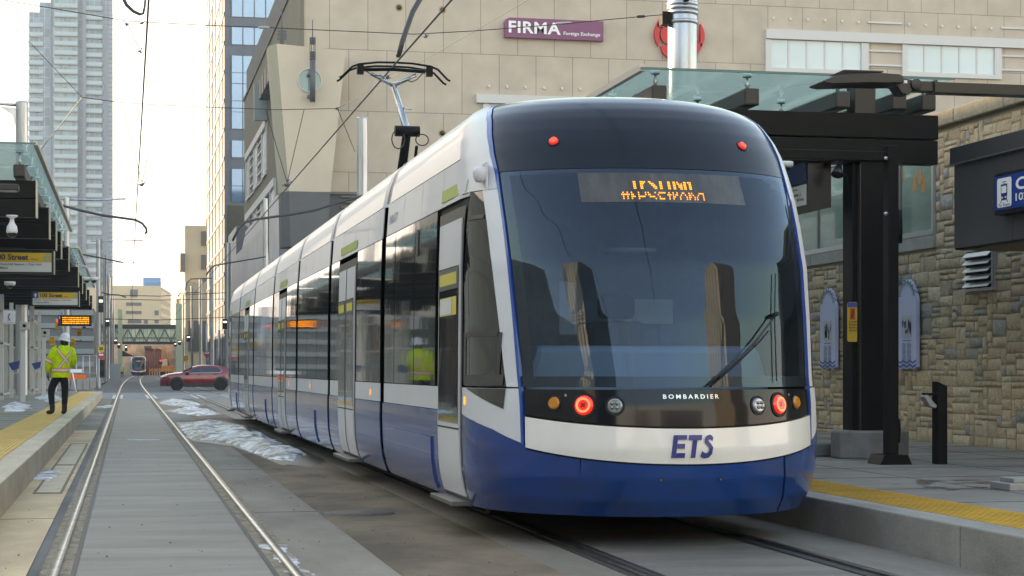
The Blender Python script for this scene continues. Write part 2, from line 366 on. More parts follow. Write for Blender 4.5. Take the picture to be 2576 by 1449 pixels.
def snow(poly,z0,h,label,nx=70,ny=70,seed=0):
    if seed in (1,2,3): wet(poly,1.22,seed,.0055+seed*.0004)
    """poly: outline on the ground, heap height h"""
    xs=[p[0] for p in poly]; ys=[p[1] for p in poly]; x0,x1,y0,y1=min(xs),max(xs),min(ys),max(ys)
    def sdist(x,y):
        ins=False; dm=1e9; n_=len(poly)
        for i in range(n_):
            ax,ay=poly[i]; bx,by=poly[(i+1)%n_]
            # anisotropic distance: length compressed along the street
            dx,dy=bx-ax,(by-ay)*.25; t_=max(0,min(1,((x-ax)*dx+(y-ay)*.25*dy)/(dx*dx+dy*dy+1e-9)))
            dm=min(dm,math.hypot(x-ax-t_*dx,(y-ay)*.25-t_*dy))
            if (ay>y)!=(by>y) and x<(bx-ax)*(y-ay)/(by-ay)+ax: ins=not ins
        return dm if ins else -dm
    b=MB()
    H={}
    for j in range(ny+1):
        for i in range(nx+1):
            x=lerp(x0-.1,x1+.1,i/nx); y=lerp(y0-.3,y1+.3,j/ny)
            d=sdist(x,y)+.12*NZ.noise(Vector((x*4,y*1.6,seed)))+.05*NZ.noise(Vector((x*13,y*5,seed+3)))
            zz=-.01 if d<0 else min(1,d/.30)**.8*h*(.60+.55*NZ.noise(Vector((x*2.2,y*.8,seed+5)))+.14*NZ.noise(Vector((x*6,y*2.2,seed+9)))+.03*NZ.noise(Vector((x*17,y*9,seed+9))))+.004
            H[i,j]=(x,y,z0+max(-.01,zz) if d>0 else z0-.01)
    b.grid(lambda a,c_:H[round(a*nx),round(c_*ny)],nx,ny)
    return tag(b.build('snow_pile',SNOW),label,'snow pile','dirty snow left along the tracks')
def gp(*pts): return [tuple(pZ(u,v,0)[:2]) for u,v in pts]
snow(gp((450,1072),(530,1064),(570,1066),(640,1085),(690,1110),(768,1146),(740,1160),(690,1158),(640,1140),(590,1120),(540,1113),(478,1105)),0,.16,'longest dirty snow pile, beside the tram on the brown lane',110,150,1)
snow(gp((398,1015),(430,1004),(470,1008),(505,1018),(480,1024),(430,1020)),0,.10,'small far snow patch in front of the red car',50,60,2)
snow(gp((425,1034),(470,1026),(520,1030),(548,1042),(500,1046),(450,1040)),0,.10,'second snow patch from the red car, between rail and tram',50,60,3)
snow([(-1.02,21.2),(-.86,21.0),(-.76,22.2),(-.9,23.2),(-1.02,23.6)],0.004,.03,'scrap of melting snow against the left platform wall',30,30,4)
snow(gp((240,1022),(285,1018),(288,1024),(244,1027)),0,.02,'thin white snow scrap in the gutter near the platform end',20,20,5)
def gpL(*pts): return [tuple(pZ(u,v,ZL)[:2]) for u,v in pts]
snow(gpL((10,1020),(40,1010),(84,1025),(60,1034),(15,1036)),ZL,.09,'snow heap on the left platform beside the seat post',30,30,6)
snow(gpL((88,1000),(130,990),(165,1006),(120,1012)),ZL,.06,'snow on the left platform behind the standing worker',30,30,7)
snow(gp((655,1370),(690,1372),(760,1430),(790,1448),(740,1448),(700,1410)),0.006,.012,'thin worn snow film beside the right rail in the foreground',40,50,8)
# ================================================================ TRAM
def itp(t,z):
    if z<=t[0][0]: return t[0][1]
    for (a,b_),(c,d) in zip(t,t[1:]):
        if z<=c: return b_+(d-b_)*(z-a)/(c-a)
    return t[-1][1]
def smooth_tab(t,n=60):
    a=t[0][0]; b_=t[-1][0]; raw=[(a+(b_-a)*i/n,itp(t,a+(b_-a)*i/n)) for i in range(n+1)]
    return raw
YN=[(.235,12.10),(.35,12.0),(.5,11.93),(.7,11.9),(1.0,11.92),(1.12,11.95),(1.6,12.08),(2.0,12.22),(2.3,12.375),(2.5,12.50),(2.7,12.635),(2.9,12.79),(3.0,12.88),(3.1,12.985),(3.18,13.09),(3.24,13.20),(3.29,13.33),(3.33,13.50),(3.355,13.75),(3.37,14.2)]
WN=[(.235,1.24),(.35,1.285),(.5,1.31),(.75,1.32),(2.0,1.31),(2.5,1.295),(2.85,1.27),(3.0,1.24),(3.15,1.185),(3.25,1.10),(3.31,1.0),(3.35,.87),(3.37,.7)]
LN=[(.235,1.3),(.7,1.37),(1.2,1.36),(1.6,1.25),(2.0,1.13),(2.5,1.02),(2.9,.97),(3.2,.95),(3.37,.9)]
def S0(phi,z):
    p=math.radians(phi); s=1 if p>=0 else -1; w_=itp(WN,z); L_=itp(LN,z); yn=itp(YN,z)
    if abs(phi)<=90: return Vector((T2+w_*math.sin(p),yn+L_*(1-math.cos(p)),z))
    return Vector((T2+s*w_,yn+L_+(abs(phi)-90)/30,z))
def SP(phi,z,off=0.):
    p=S0(phi,z)
    if not off: return p
    e=.4; z2=min(3.37,z+.02); z1=max(.235,z-.02)
    n=(S0(phi+e,z)-S0(phi-e,z)).cross(S0(phi,z2)-S0(phi,z1)).normalized()
    return p+n*off
def phiY(Y,z,side=-1):
    yn=itp(YN,z); L_=itp(LN,z); ys=yn+L_
    if Y>=ys: a=90+(Y-ys)*30
    else: a=math.degrees(math.acos(max(-1,min(1,(ys-Y)/L_))))
    return side*a
def patch(fn,nu,nv,name,m,parent,off=.0,thick=0.,flip=False):
    """fn(a,c)->(phi,z)"""
    b=MB(); b.grid(lambda a,c: SP(*fn(a,c),off),nu,nv)
    if thick:
        for edge in (lambda t:(t,0),lambda t:(t,1),lambda t:(0,t),lambda t:(1,t)):
            N=max(nu,nv)
            for i in range(N):
                p,q=fn(*edge(i/N)),fn(*edge((i+1)/N))
                b.face([SP(*p,off-.0003),SP(*q,off-.0003),SP(*q,off-thick),SP(*p,off-thick)],0,False)
    o=b.build(name,m,parent,norm=False)
    # outward normals
    me=o.data; ctr=Vector((T2,20,1.5))-(parent.location if parent and parent.type=='EMPTY' else Vector((0,0,0)))
    return o
def yz(Y0,Y1,z0,z1,side=-1):
    f0=(lambda z:Y0) if not callable(Y0) else Y0; f1=(lambda z:Y1) if not callable(Y1) else Y1
    def fn(a,c):
        z=lerp(z0,z1,c); return phiY(lerp(f1(z),f0(z),a) if side<0 else lerp(f0(z),f1(z),a),z,side)*1.0,z
    return fn
blueT=[(.235,-52.5),(.774,-52.9),(1.134,-53.5),(1.609,-55.1),(2.184,-57.2),(2.701,-59.2),(3.136,-62.9),(3.30,-68),(3.37,-90)]
def blue(z): return itp(blueT,z)
pilT=[(1.133,-59.7),(1.612,-62.8),(2.075,-65.9),(2.558,-68.4)]
def bandtop(f): return .851+2.75e-5*f*f
def whitebot(f): return .601+3.7e-5*f*f
tram=thing('tram',(T2,12,0),'blue and white low-floor tram with lit red lamps, standing nearest at the right platform','tram')
# inner dark body so that every gap between panels reads as a black joint
b=MB(); b.grid(lambda a,c: SP(lerp(-90,90,a),lerp(.24,1.10,c),-.02),60,20); b.grid(lambda a,c: SP(lerp(-90,90,a),lerp(2.70,3.37,c),-.02),60,16)
for s in (-1,1):
    b.grid(lambda a,c: SP(s*lerp(54,90,a),lerp(1.10,2.70,c),-.02),16,16)
    b.grid(lambda a,c: SP(phiY(lerp(13.2,17.6,a),lerp(.24,3.37,c),s),lerp(.24,3.37,c),-.025),24,40)
b.box(T2-.8,T2+.8,12.75,17.6,.245,.30)
b.build('inner_shell',GAP,tram)
# hood (dark mask above the windscreen) and roof cap
patch(lambda a,c:(lambda z:(lerp(blue(z)+.6,-blue(z)-.6,a),z))(lerp(2.690,3.37,c**.8)),80,34,'roof_mask',HOOD,tram,.0,.0)
b=MB()
prof=[(-x,z) for z,x in WN if z>=2.85]+[(0,3.40)]+[(x,z) for z,x in WN[::-1] if z>=2.85]
def roofseg(b,y0,y1,taper0=False,taper1=False):
    ys=[y0,y0+.10,y0+.16,y0+.4,lerp(y0,y1,.5),y1-.4,y1-.16,y1-.10,y1]
    def P_(i,k):
        x,z=prof[k]; y=ys[i]
        f=0.
        if (i==0 and taper0) or (i==8 and taper1): f=.05
        return (T2+x*(1-f),y,z-f*(z-2.6)*.6)
    b.grid(lambda a,c:P_(round(c*8),round(a*(len(prof)-1))),len(prof)-1,8)
# windscreen
wf=lambda a,c:(lambda z:(lerp(blue(z)+.9,-blue(z)-.9,a),z))(lerp(1.124,2.683,c))
patch(wf,70,40,'windscreen',WGLASS,tram,.002)
# black ceramic border round the glass
b=MB()
b.grid(lambda a,c:(lambda z:SP(lerp(blue(z)+.9,blue(z)+5.0,a),z,-.004))(lerp(1.124,2.683,c)),4,30)
b.grid(lambda a,c:(lambda z:SP(lerp(-blue(z)-6.5,-blue(z)-.9,a),z,-.004))(lerp(1.124,2.683,c)),4,30)
b.grid(lambda a,c:SP(lerp(-55,55,a),lerp(1.125,1.20,c),-.004),50,3); b.grid(lambda a,c:SP(lerp(-58,58,a),lerp(2.655,2.69,c),-.004),50,2)
b.build('glass_border',BLACK,tram)
# lamp panel, white band, bumper
lampM=mat('lamp_panel',(.007,.009,.012),.10,coat=.0,spec=.42)
patch(lambda a,c:(lambda f:(f,lerp(bandtop(f)+.006,1.108,c)))(lerp(-52.4,52.4,a)),80,12,'lamp_panel',lampM,tram,.0,.02)
WHITE2=mat('white_panel',(.82,.80,.76),.2,coat=.7,var=.08,scale=1.2)
patch(lambda a,c:(lambda f:(f,lerp(whitebot(f)+.004,bandtop(f)-.008,c)))(lerp(-52.0,52.0,a)),80,10,'white_band',WHITE2,tram,.012,.03)
def bb(f): return whitebot(min(52,abs(f)))-.010
patch(lambda a,c:(lambda c_:(lerp(-33.2-1.3*(1-c_),34.0+4.5*(1-c_)**1.5,a),lerp(.235,bb(lerp(-33,34,a)),c_)))(c),60,20,'bumper',BLUE,tram,.006,.03)
# corner skirts
def sideline(f):
    f=abs(f); return itp([(52,.722),(60,.772),(67,.821),(80,.875),(94.7,.918),(99,.922)],f)
def cornerL(a,c):
    f=lerp(-94.6,-33.6,a); top=sideline(f) if f<-52 else lerp(bb(f),.722,0) ; top=top if f<-52 else bb(f)
    return (f if c>0 or f<-50 else f,lerp(.235,top-.002,c))
patch(cornerL,70,20,'corner_skirt',BLUE,tram,.004,.02)
patch(lambda a,c:(lambda f:(f,lerp(.235,(sideline(f) if f>52 else bb(f))-.002,c)))(lerp(35.2+4.5*(1-c)**1.5,94.6,a)),60,20,'corner_skirt',BLUE,tram,.004,.02)
for s in (-1,1):
    # white cab side, belt line down to the blue skirt
    patch(lambda a,c:(lambda f:(f*s,lerp(sideline(f)+.001,1.112,c)))(lerp(94.6,53.6,a) if s<0 else lerp(53.6,94.6,a)),40,8,'cab_side_panel',WHITE,tram,.004,.02)
    # A pillar: white + blue edging
    patch(lambda a,c:(lambda z:(lambda lo,hi:(lerp(hi,lo,a) if s<0 else lerp(lo,hi,a),z))((-blue(z)+1.2+max(0,z-2.5)*3.2)*s,(-itp(pilT,z) if z<2.56 else 90)*s))(lerp(1.124,2.558,c)),12,40,'door_pillar',WHITE,tram,.006,.03)
    patch(lambda a,c:(lambda z:(lambda lo,hi:(lerp(hi,lo,a) if s<0 else lerp(lo,hi,a),z))((-blue(z)+1.2+max(0,z-2.5)*3.2)*s,90*s))(lerp(2.562,3.30,c)),16,24,'cab_roof_side',WHITE,tram,.006,.03)
    patch(lambda a,c:(lambda z:(lambda lo,hi:(lerp(hi,lo,a) if s<0 else lerp(lo,hi,a),z))((-blue(z))*s,(-blue(z)+1.0+max(0,z-2.5)*3.0)*s))(lerp(.72,3.33,c)),3,60,'blue_edge',BLUEL,tram,.009,.03)
    # cab side window
    patch(lambda a,c:(lambda z:(lambda lo,hi:(lerp(hi,lo,a) if s<0 else lerp(lo,hi,a),z))(-itp(pilT,z)*s,abs(phiY(13.33,z))*s))(lerp(1.126,2.556,c)),14,24,'cab_window',TGLASS,tram,.002,.01)
# cab window details on the left
cw=[o for o in tram.children if o.name.startswith('cab_window')][0]
fr=mat('window_frame',(.05,.048,.045),.45)
b=MB()
def strip(b,fn0,fn1,n=20,off=.010,m=0):
    b.grid(lambda a,c: SP(*(fn0(a) if c==0 else fn1(a)),off),n,1,m)
def bar(b,p,q,wd,off=.010,n=16,m=0,vert=False):
    (y0,z0),(y1,z1)=p,q
    def f(t,s_):
        y=lerp(y0,y1,t)+(s_*wd if vert else 0); z=lerp(z0,z1,t)+(0 if vert else s_*wd); return phiY(y,z),z
    b.grid(lambda a,c:SP(*f(a,c-.5),off),n,1,m)
def pil_phi_Y(z):   # world Y of the pillar edge at height z
    return S0(itp(pilT,z),z).y
bar(b,(13.30,1.50),(pil_phi_Y(1.5)+.02,1.50),.035); bar(b,(13.30,1.17),(pil_phi_Y(1.17)+.02,1.17),.075)
bar(b,(13.28,1.14),(13.28,1.51),.04,vert=True); bar(b,(pil_phi_Y(1.35)+.03,1.14),(pil_phi_Y(1.35)+.03,1.51),.035,vert=True)
bar(b,(13.30,2.36),(pil_phi_Y(2.36)+.02,2.36),.03)
b.build('window_frame',fr,cw,norm=False)
# black triangular mirror-camera glass below the cab window
b=MB()
def tri(a,c):
    Y=lerp(13.22,S0(-60,1.1).y,a); zb=lerp(1.108,.968,a**1.15); z=lerp(1.110,zb,c); return phiY(Y,z),z
b.grid(lambda a,c:SP(*tri(a,c),.009),16,6); b.build('triangular_glass',TGLASS,tram,norm=False)
# side marker lamps, roof marker lamps, headlamps
def disc(b,phi,z,r,off,m=0,n=20,h=.0,ring=None,squash=1.):
    c=S0(phi,z); e=.5
    ax=(S0(phi+e,z)-S0(phi-e,z)).normalized(); az=(S0(phi,z+.02)-S0(phi,z-.02)).normalized(); nn=ax.cross(az).normalized(); az=nn.cross(ax)
    C=c+nn*off
    ring_=[C+ax*r*math.cos(2*math.pi*k/n)*squash+az*r*math.sin(2*math.pi*k/n) for k in range(n)]
    if ring is None: b.face(ring_,m,False)
    else:
        r2=[C+ax*ring*math.cos(2*math.pi*k/n)*squash+az*ring*math.sin(2*math.pi*k/n)+nn*h for k in range(n)]
        for k in range(n): b.face([ring_[k],ring_[(k+1)%n],r2[(k+1)%n],r2[k]],m,True)
    return C,ax,az,nn
def lamp_cup(phi,z,r,name,kind):
    root_m={'amber':AMBER,'red':mat('red_lens',(.35,.01,.01),.15,coat=.8,emit=(1,.02,.015),es=.16),'clear':LENS,'marker':REDL}[kind]
    b=MB(); disc(b,phi,z,r*1.28,.003,0,28)
    disc(b,phi,z,r*1.28,.003,0,28,h=-.0,ring=r*1.30)
    o=b.build(name,GAP,tram,norm=False)
    g=MB(); 
    C,ax,az,nn=disc(g,phi,z,r,.004,0,28,h=.016,ring=r*.82); disc(g,phi,z,r*.82,.020,0,28)
    g.build('lens',root_m,o,norm=False)
    if kind=='red':
        d=MB()
        for k in range(34):
            a=2*math.pi*k/34
            for rr in (r*.72,r*.60):
                q=C+nn*.018+ax*rr*math.cos(a)+az*rr*math.sin(a); s=.0042
                d.face([q+ax*s+az*s,q-ax*s+az*s,q-ax*s-az*s,q+ax*s-az*s])
        d.build('led_ring',REDC,o,norm=False)
        d=MB()
        for k in range(5):
            q=C+nn*.018+(Vector((0,0,0)) if k==4 else ax*r*.2*math.cos(k*1.571+.78)+az*r*.2*math.sin(k*1.571+.78)); s=r*.10
            d.face([q+ax*s+az*s,q-ax*s+az*s,q-ax*s-az*s,q+ax*s-az*s])
        d.build('reflector',mat('dark_red',(.12,.01,.01),.2,coat=.6),o,norm=False)
    if kind=='marker':
        d=MB()
        for i in range(-2,3):
            for j in range(-2,3):
                if abs(i)+abs(j)<4 and (i+j)%2==0:
                    q=C+nn*.018+ax*r*.33*i+az*r*.33*j; s=r*.12
                    d.face([q+ax*s+az*s,q-ax*s+az*s,q-ax*s-az*s,q+ax*s-az*s])
        d.build('led_cluster',REDC,o,norm=False)
    if kind=='clear':
        d=MB()
        for (i,j) in ((-.33,.30),(.33,.30),(-.33,-.30),(.33,-.30)):
            q=C+nn*.022+ax*r*i+az*r*j; s=r*.2
            d.lathe([(s*1.3,0),(s*.8,-.004),(0,-.006)],(q.x,q.y-.0,q.z),10,ax='y')
        d.build('reflector',mat('reflector',(.22,.23,.25),.2,metal=.8),o,norm=False)
    return o
for s in (-1,1):
    lamp_cup(s*41.8,1.014,.043,'turn_signal','amber'); lamp_cup(s*32.2,1.001,.068,'tail_lamp','red'); lamp_cup(s*22.8,.998,.052,'headlamp','clear')
    lamp_cup(s*34.8,2.905,.035,'roof_lamp','marker')
    b=MB(); disc(b,s*9.2,.499,.016,.010); o=b.build('bumper_bolt',RUBBER,tram,norm=False)
    b=MB(); disc(b,s*9.2,.499,.008,.013); b.build('bolt_cap',LENS,o,norm=False)
    b=MB(); disc(b,s*37.8,1.068,.010,.004); b.build('sensor',LENS,tram,norm=False)
# letters
b=MB(); put_text(b,'BOMBARDIER',lambda a,c:SP(lerp(-8.5,8.8,a),lerp(1.046,1.076,c),.004),bold=.02,space=1.5); b.build('maker_lettering',CHROME,tram,norm=False)
b=MB()
def ets(x,y): return SP(lerp(-6.6,7.2,(x+y*.20)/3.40),lerp(.650,.800,y),.0225)
def epoly(b,pts):
    b.face([ets(*p) for p in pts])
for q_ in (((0,0),(.34,0),(.34,1),(0,1)),((.34,0),(.98,0),(.98,.22),(.34,.22)),((.34,.40),(.90,.40),(.90,.61),(.34,.61)),((.34,.79),(.98,.79),(.98,1),(.34,1)),
           ((1.12,.77),(2.10,.77),(2.10,1),(1.12,1)),((1.44,0),(1.78,0),(1.78,.77),(1.44,.77))): epoly(b,q_)
pts_=[(2.98,.86),(2.86,.97),(2.66,1.02),(2.44,.96),(2.32,.80),(2.38,.62),(2.62,.50),(2.76,.40),(2.74,.27),(2.60,.20),(2.40,.22),(2.22,.30)]
pin=[(2.92,.72),(2.80,.79),(2.70,.81),(2.66,.80),(2.62,.76),(2.66,.70),(2.84,.60),(3.04,.44),(3.02,.18),(2.80,.00),(2.44,-.03),(2.16,.06)]
for k in range(11): epoly(b,(pts_[k],pts_[k+1],pin[k+1],pin[k]))
b.build('logo_lettering',mat('logo_blue',(.045,.045,.22),.3),tram,norm=False)
# destination display
o=None
b=MB(); b.grid(lambda a,c:SP(lerp(-28,28,a),lerp(2.428,2.650,c),.0035),30,3); 
disp=b.build('destination_display',mat('display_face',(.060,.058,.052),.25,coat=.5,var=.5,scale=2.5,stretch=(3,1,.3)),tram,norm=False)
rows1=[(0,range(0,5)),(1,range(0,5)),(5,range(0,5)),(6,range(0,5)),(7,[0,1]),(8,[0]),(11,[0]),(12,[0,1]),(13,[1,2]),(14,[1,2,3]),(15,[2,3,4]),(16,[3,4]),(19,range(5)),(20,range(5)),(25,range(5)),(26,range(5)),(29,range(5)),(30,range(5)),(32,[0,1]),(33,[1,2,3]),(34,[2,3,4]),(35,range(1,5)),(37,range(5)),(38,range(5)),(40,[0]),(41,range(5)),(42,range(5))]
rows2=[(0,[1]),(1,range(4)),(2,[1]),(3,[1]),(4,range(4)),(5,[1]),(7,range(4)),(8,[1,2]),(9,[2]),(12,range(4)),(13,[2]),(14,[2]),(15,[2]),(16,[2]),(17,[0,1]),(19,[0,1]),(20,[1,2]),(21,[2]),(22,[2]),(23,[2]),(24,[0,3]),(26,[1]),(27,[0,2,3]),(28,[0,3]),(29,[0,3]),(30,[0,3]),(31,[0]),(33,[1]),(34,range(4)),(35,[1]),(37,range(4)),(38,[2]),(39,[1]),(40,[0,1]),(42,[2,3]),(43,[1]),(44,[0]),(45,[0]),(46,[1]),(47,[2,3]),(49,range(4)),(50,[1,2]),(51,[0]),(52,[1]),(53,[2,3]),(55,[3,2]),(56,[1]),(57,[0]),(58,[0]),(59,[0]),(60,range(4))]
b=MB()
def dot(b,f,z):
    s=.0046; df=.175
    b.face([SP(f-df,z-s,.006),SP(f+df,z-s,.006),SP(f+df,z+s,.006),SP(f-df,z+s,.006)])
for c_,rr in rows1:
    for r_ in rr: dot(b,-10.3+c_*.445,2.580-r_*.0122)
for c_,rr in rows2:
    for r_ in rr: dot(b,-14.6+c_*.445,2.499-r_*.0150)
b.build('led_characters',LED,disp,norm=False)
# wiper
def PP(u,v,guess):  # point on the glass under an image position, found on the real surface
    phi,z=guess
    for it in range(60):
        def pr(ph,zz):
            q=S0(ph,zz); d=q.x*ST+q.y*CT; return 1288+FD*(q.x*CT-q.y*ST)/d, VY-FD*(zz-EYE)/d
        a,b_=pr(phi,z); e0,e1=u-a,v-b_
        a1,b1=pr(phi+.01,z); a2,b2=pr(phi,z+.01); j=((a1-a)/.01,(a2-a)/.01,(b1-b_)/.01,(b2-b_)/.01); det=j[0]*j[3]-j[1]*j[2]
        phi+=max(-8,min(8,(e0*j[3]-e1*j[1])/det))*.7; z+=max(-.2,min(.2,(j[0]*e1-j[2]*e0)/det))*.7; z=max(.3,min(3.3,z))
    return phi,z
wp=tag(None,None) if False else None
b=MB()
def path(pts,off,g=(20,1.5)): 
    out=[]
    for u,v in pts: ph,z=PP(u,v,g); out.append(SP(ph,z,off))
    return out
b.tube(path([(1775,972),(1850,905),(1900,850),(1940,795)],.045),[.009,.008,.007,.006],6)
wip=b.build('wiper',BLACK,tram)
b=MB(); b.tube(path([(1783,975),(1850,915),(1905,860),(1925,835)],.03),.006,6); b.build('wiper_blade',RUBBER,wip)
b=MB(); b.tube([SP(*PP(1940,795,(40,1.6)),.01),SP(*PP(1940,795,(40,1.6)),.06)],.016,8); b.tube(path([(1945,690),(1943,800),(1948,960)],.02,(45,1.6)),.0045,6); b.build('wiper_blade',RUBBER,wip)
# interior seen dimly through the windscreen
INT=mat('interior_dark',(.10,.15,.21),.7,var=.3,scale=2); INT2=mat('interior_blue',(.16,.24,.32),.6)
b=MB(); b.box(T2-1.1,T2+1.1,14.6,14.65,.5,2.9); b.box(T2-1.2,T2+1.2,12.9,14.6,.48,.5); b.build('cab_partition',INT,tram)
b=MB(); b.prism([(T2-.95,1.05),(T2+.95,1.05),(T2+.85,1.42),(T2-.85,1.42)],12.95,13.35,'y'); b.build('dashboard',INT2,tram,bevel=.05)
b=MB(); b.box(T2-.24,T2+.24,13.85,14.0,1.15,1.62); b.box(T2-.15,T2+.15,13.83,13.95,1.64,1.84); b.box(T2-.27,T2+.27,13.5,14.0,1.05,1.17); b.build('driver_seat',mat('seat_dark',(.015,.02,.028),.8),tram,bevel=.05)
b=MB(); b.lathe([(0,0),(.2,.02),(.22,.05),(0,.06)],(T2+.02,13.6,2.12),20); b.build('cab_lamp',mat('cab_lamp_shade',(.25,.3,.35),.5),tram)
b=MB(); b.box(T2+.22,T2+.62,14.40,14.44,1.62,1.82); b.build('sun_visor',mat('visor',(.4,.43,.42),.6),tram)
b=MB(); b.lathe([(0,0),(.075,.0),(.075,.02),(0,.02)],(T2-.55,13.25,1.72),20,ax='y'); b.box(T2-.62,T2-.48,13.22,13.24,1.5,1.9); b.build('speaker_panel',mat('grill',(.12,.14,.16),.6),tram,bevel=.03)
b=MB(); b.box(T2-.85,T2+.9,13.02,13.06,1.12,1.2); b.build('sill_panel',INT2,tram)
# ---- car modules
gaps=[17.77,22.6,27.0,31.6,36.5,41.4,46.2]
mods=[]; y=None
bounds=[(13.35,17.62)]+[(gaps[i]+.15,gaps[i+1]-.15) for i in range(5)]+[(gaps[5]+.15,45.6)]
LIME=mat('lime_label',(.38,.47,.13),.5)
def kids(y0,y1,z0,z1,name,m,off,nu=None,nv=6,side=-1,thick=.0,parent=tram):
    nu=nu or max(2,int((y1-y0)/.25)); 
    return patch(yz(y0,y1,z0,z1,side),nu,nv,name,m,parent,off,thick)
def side_door(y0,y1,leaves,parent=tram):
    """door set with a dark surround, light leaf rails, glass, white lower panel and a step"""
    d=kids(y0-.04,y1+.04,.27,2.47,'door_surround',mat('door_surround',(.055,.053,.05),.4),.006,4,24)
    wv=(y1-y0)/leaves
    for k in range(leaves):
        a,c=y0+k*wv+.025,y0+(k+1)*wv-.025
        q=kids(a,c,.30,2.38,'door_leaf',WHITE,.016,3,24,thick=.01,parent=d)
        kids(a+.045,c-.045,.84,2.03,'door_glass',TGLASS,.021,3,14,parent=q)
        kids(a+.045,c-.045,1.86,2.02,'door_sticker',mat('sticker_dark',(.08,.10,.10),.4),.023,2,2,parent=q)
        kids(a+.10,c-.10,1.895,1.985,'yellow_sticker',mat('sticker_yellow',(.6,.5,.08),.5),.025,2,2,parent=q)
        if leaves==1: kids(a+.10,c-.12,1.66,1.80,'yellow_sticker',MATS['sticker_yellow'],.025,2,2,parent=q); kids(a+.30,c-.13,1.67,1.79,'white_sticker',mat('sticker_white',(.6,.6,.58),.5),.027,2,2,parent=q)
        for zz in (.80,):
            kids(a,c,zz-.006,zz+.006,'leaf_joint',GAP,.019,2,1,parent=q)
    if leaves==2: kids((y0+y1)/2-.02,(y0+y1)/2+.02,.3,2.38,'door_seal',RUBBER,.02,1,20,parent=d)
    g=MB(); g.box(T2-1.39,T2-1.22,y0,y1,.225,.262); g.build('door_step',mat('step_alu',(.14,.135,.13),.5,metal=.4),d,bevel=.006)
    kids(y0-.0,y1+.0,2.57,2.665,'door_label',LIME,.009,2,2)
    return d
for s in (-1,1):
    for mi,(a,c) in enumerate(bounds):
        st=lambda z,a=a:a
        if s<0:
            # upper cove panels, joints every ~1.1 m
            n=max(2,round((c-a)/1.15)); 
            for k in range(n):
                kids(lerp(a,c,k/n)+.006,lerp(a,c,(k+1)/n)-.006,2.535,2.842,'cornice_panel',WHITE,.002,4,4,s,.01)
            if mi==0: wins=[(14.62,15.75),(15.77,16.95),(16.97,c)]
            elif mi in (1,3,5): wins=None
            else: wins=[(a,lerp(a,c,.34)-.01),(lerp(a,c,.34),lerp(a,c,.67)-.01),(lerp(a,c,.67),c)]
            if mi==0:
                side_door(13.42,14.42,1)
            dd={1:(19.95,21.5),3:(28.95,30.3),5:(38.0,39.3),6:(44.6,45.3)}.get(mi)
            if wins is None or mi==6:
                if mi==6: wins=[(a,44.5)]; 
                else: wins=[(a,dd[0]-.1),(dd[1]+.1,c)]
            for (p,q) in wins:
                kids(p,q-.012,1.118,2.525,'side_window',TGLASS,.004,max(3,int((q-p)*4)),14,s,.01)
            if dd: side_door(dd[0],dd[1],2 if mi!=6 else 1)
            # belt + skirt, cut round the doors
            holes=[]
            if mi==0: holes=[(13.36,14.46)]
            if dd: holes=[(dd[0]-.05,dd[1]+.05)]
            segs=[]; p=a
            for h in holes:
                if h[0]-p>.05: segs.append((p,h[0]))
                p=h[1]
            segs.append((p,c))
            for (p,q) in segs:
                cuts=[p,q] if q-p<2.0 else [p,(p+q)/2,q]
                for p2,q2 in zip(cuts,cuts[1:]):
                    kids(p2+.005,q2-.005,.928,1.110,'belt_panel',WHITE,.004,4,3,s,.01)
                    kids(p2+.005,q2-.005,.24,.922,'skirt_panel',mat('blue_side',(.028,.075,.26),.15,coat=.28,spec=.4,bump=.05,bscale=2.0,var=.3,scale=1.3,col2=(.045,.065,.13),cr=(.25,.5)),.004,6,12,s,.01)
            if mi in (0,2,4,6):
                y0,y1={0:(14.75,16.9),2:(24.3,26.2),4:(33.2,35.2),6:(42.2,44.0)}[mi]
                kids(y0,y1,.28,.70,'bogie_cover',MATS['blue_side'],.020,6,8,s,.016)
            for yy in ({0:(13.25,),1:(18.6,),2:(24.95,),3:(28.3,),4:(34.0,),5:(39.9,),6:()}[mi]):
                g=MB(); f=phiY(yy,1.0); C,ax,az,nn=disc(g,f,1.015,.036,.008,0,14,squash=.45); lo=g.build('side_marker',mat('amber_side',(.8,.35,.05),.3,emit=(1,.33,.03),es=.25),tram,norm=False)
                g=MB()
                for k in (-1,0,1):
                    q=C+nn*.004+az*.018*k; g.face([q+ax*.006+az*.006,q-ax*.006+az*.006,q-ax*.006-az*.006,q+ax*.006-az*.006])
                g.build('led_cluster',AMBERL,lo,norm=False)
        else:
            kids(a,c,2.535,2.842,'cornice_panel',WHITE,.002,4,4,s,.01); kids(a,c,1.118,2.525,'side_window',TGLASS,.004,8,8,s,.01)
            kids(a,c,.928,1.110,'belt_panel',WHITE,.004,4,3,s,.01); kids(a,c,.24,.922,'skirt_panel',MATS['blue_side'],.004,6,8,s,.01)
for mi,(a,c) in enumerate(bounds):
    b=MB(); a_=a+.38 if mi==0 else a
    if mi==0:
        # roof behind the mask: follows the cap
        b.grid(lambda p,q:(lambda k:(T2+prof[k][0],lerp(max(13.4,itp(YN,min(3.37,prof[k][1]))+itp(LN,min(3.37,prof[k][1]))*1.0),c,q),prof[k][1]))(round(p*(len(prof)-1))),len(prof)-1,12)
    else: roofseg(b,a_,c,True,True)
    b.build('roof_shell',mat('roof_white',(.58,.60,.63),.28,coat=.2,spec=.4),tram)
    if mi>0:
        for ye in (a+.03,c-.03):
            g=MB(); g.face([(T2+x_*.95,ye,z_-.03) for x_,z_ in [(-1.29,.29)]+prof+[(1.29,.29)]]); g.build('end_wall',GAP,tram)
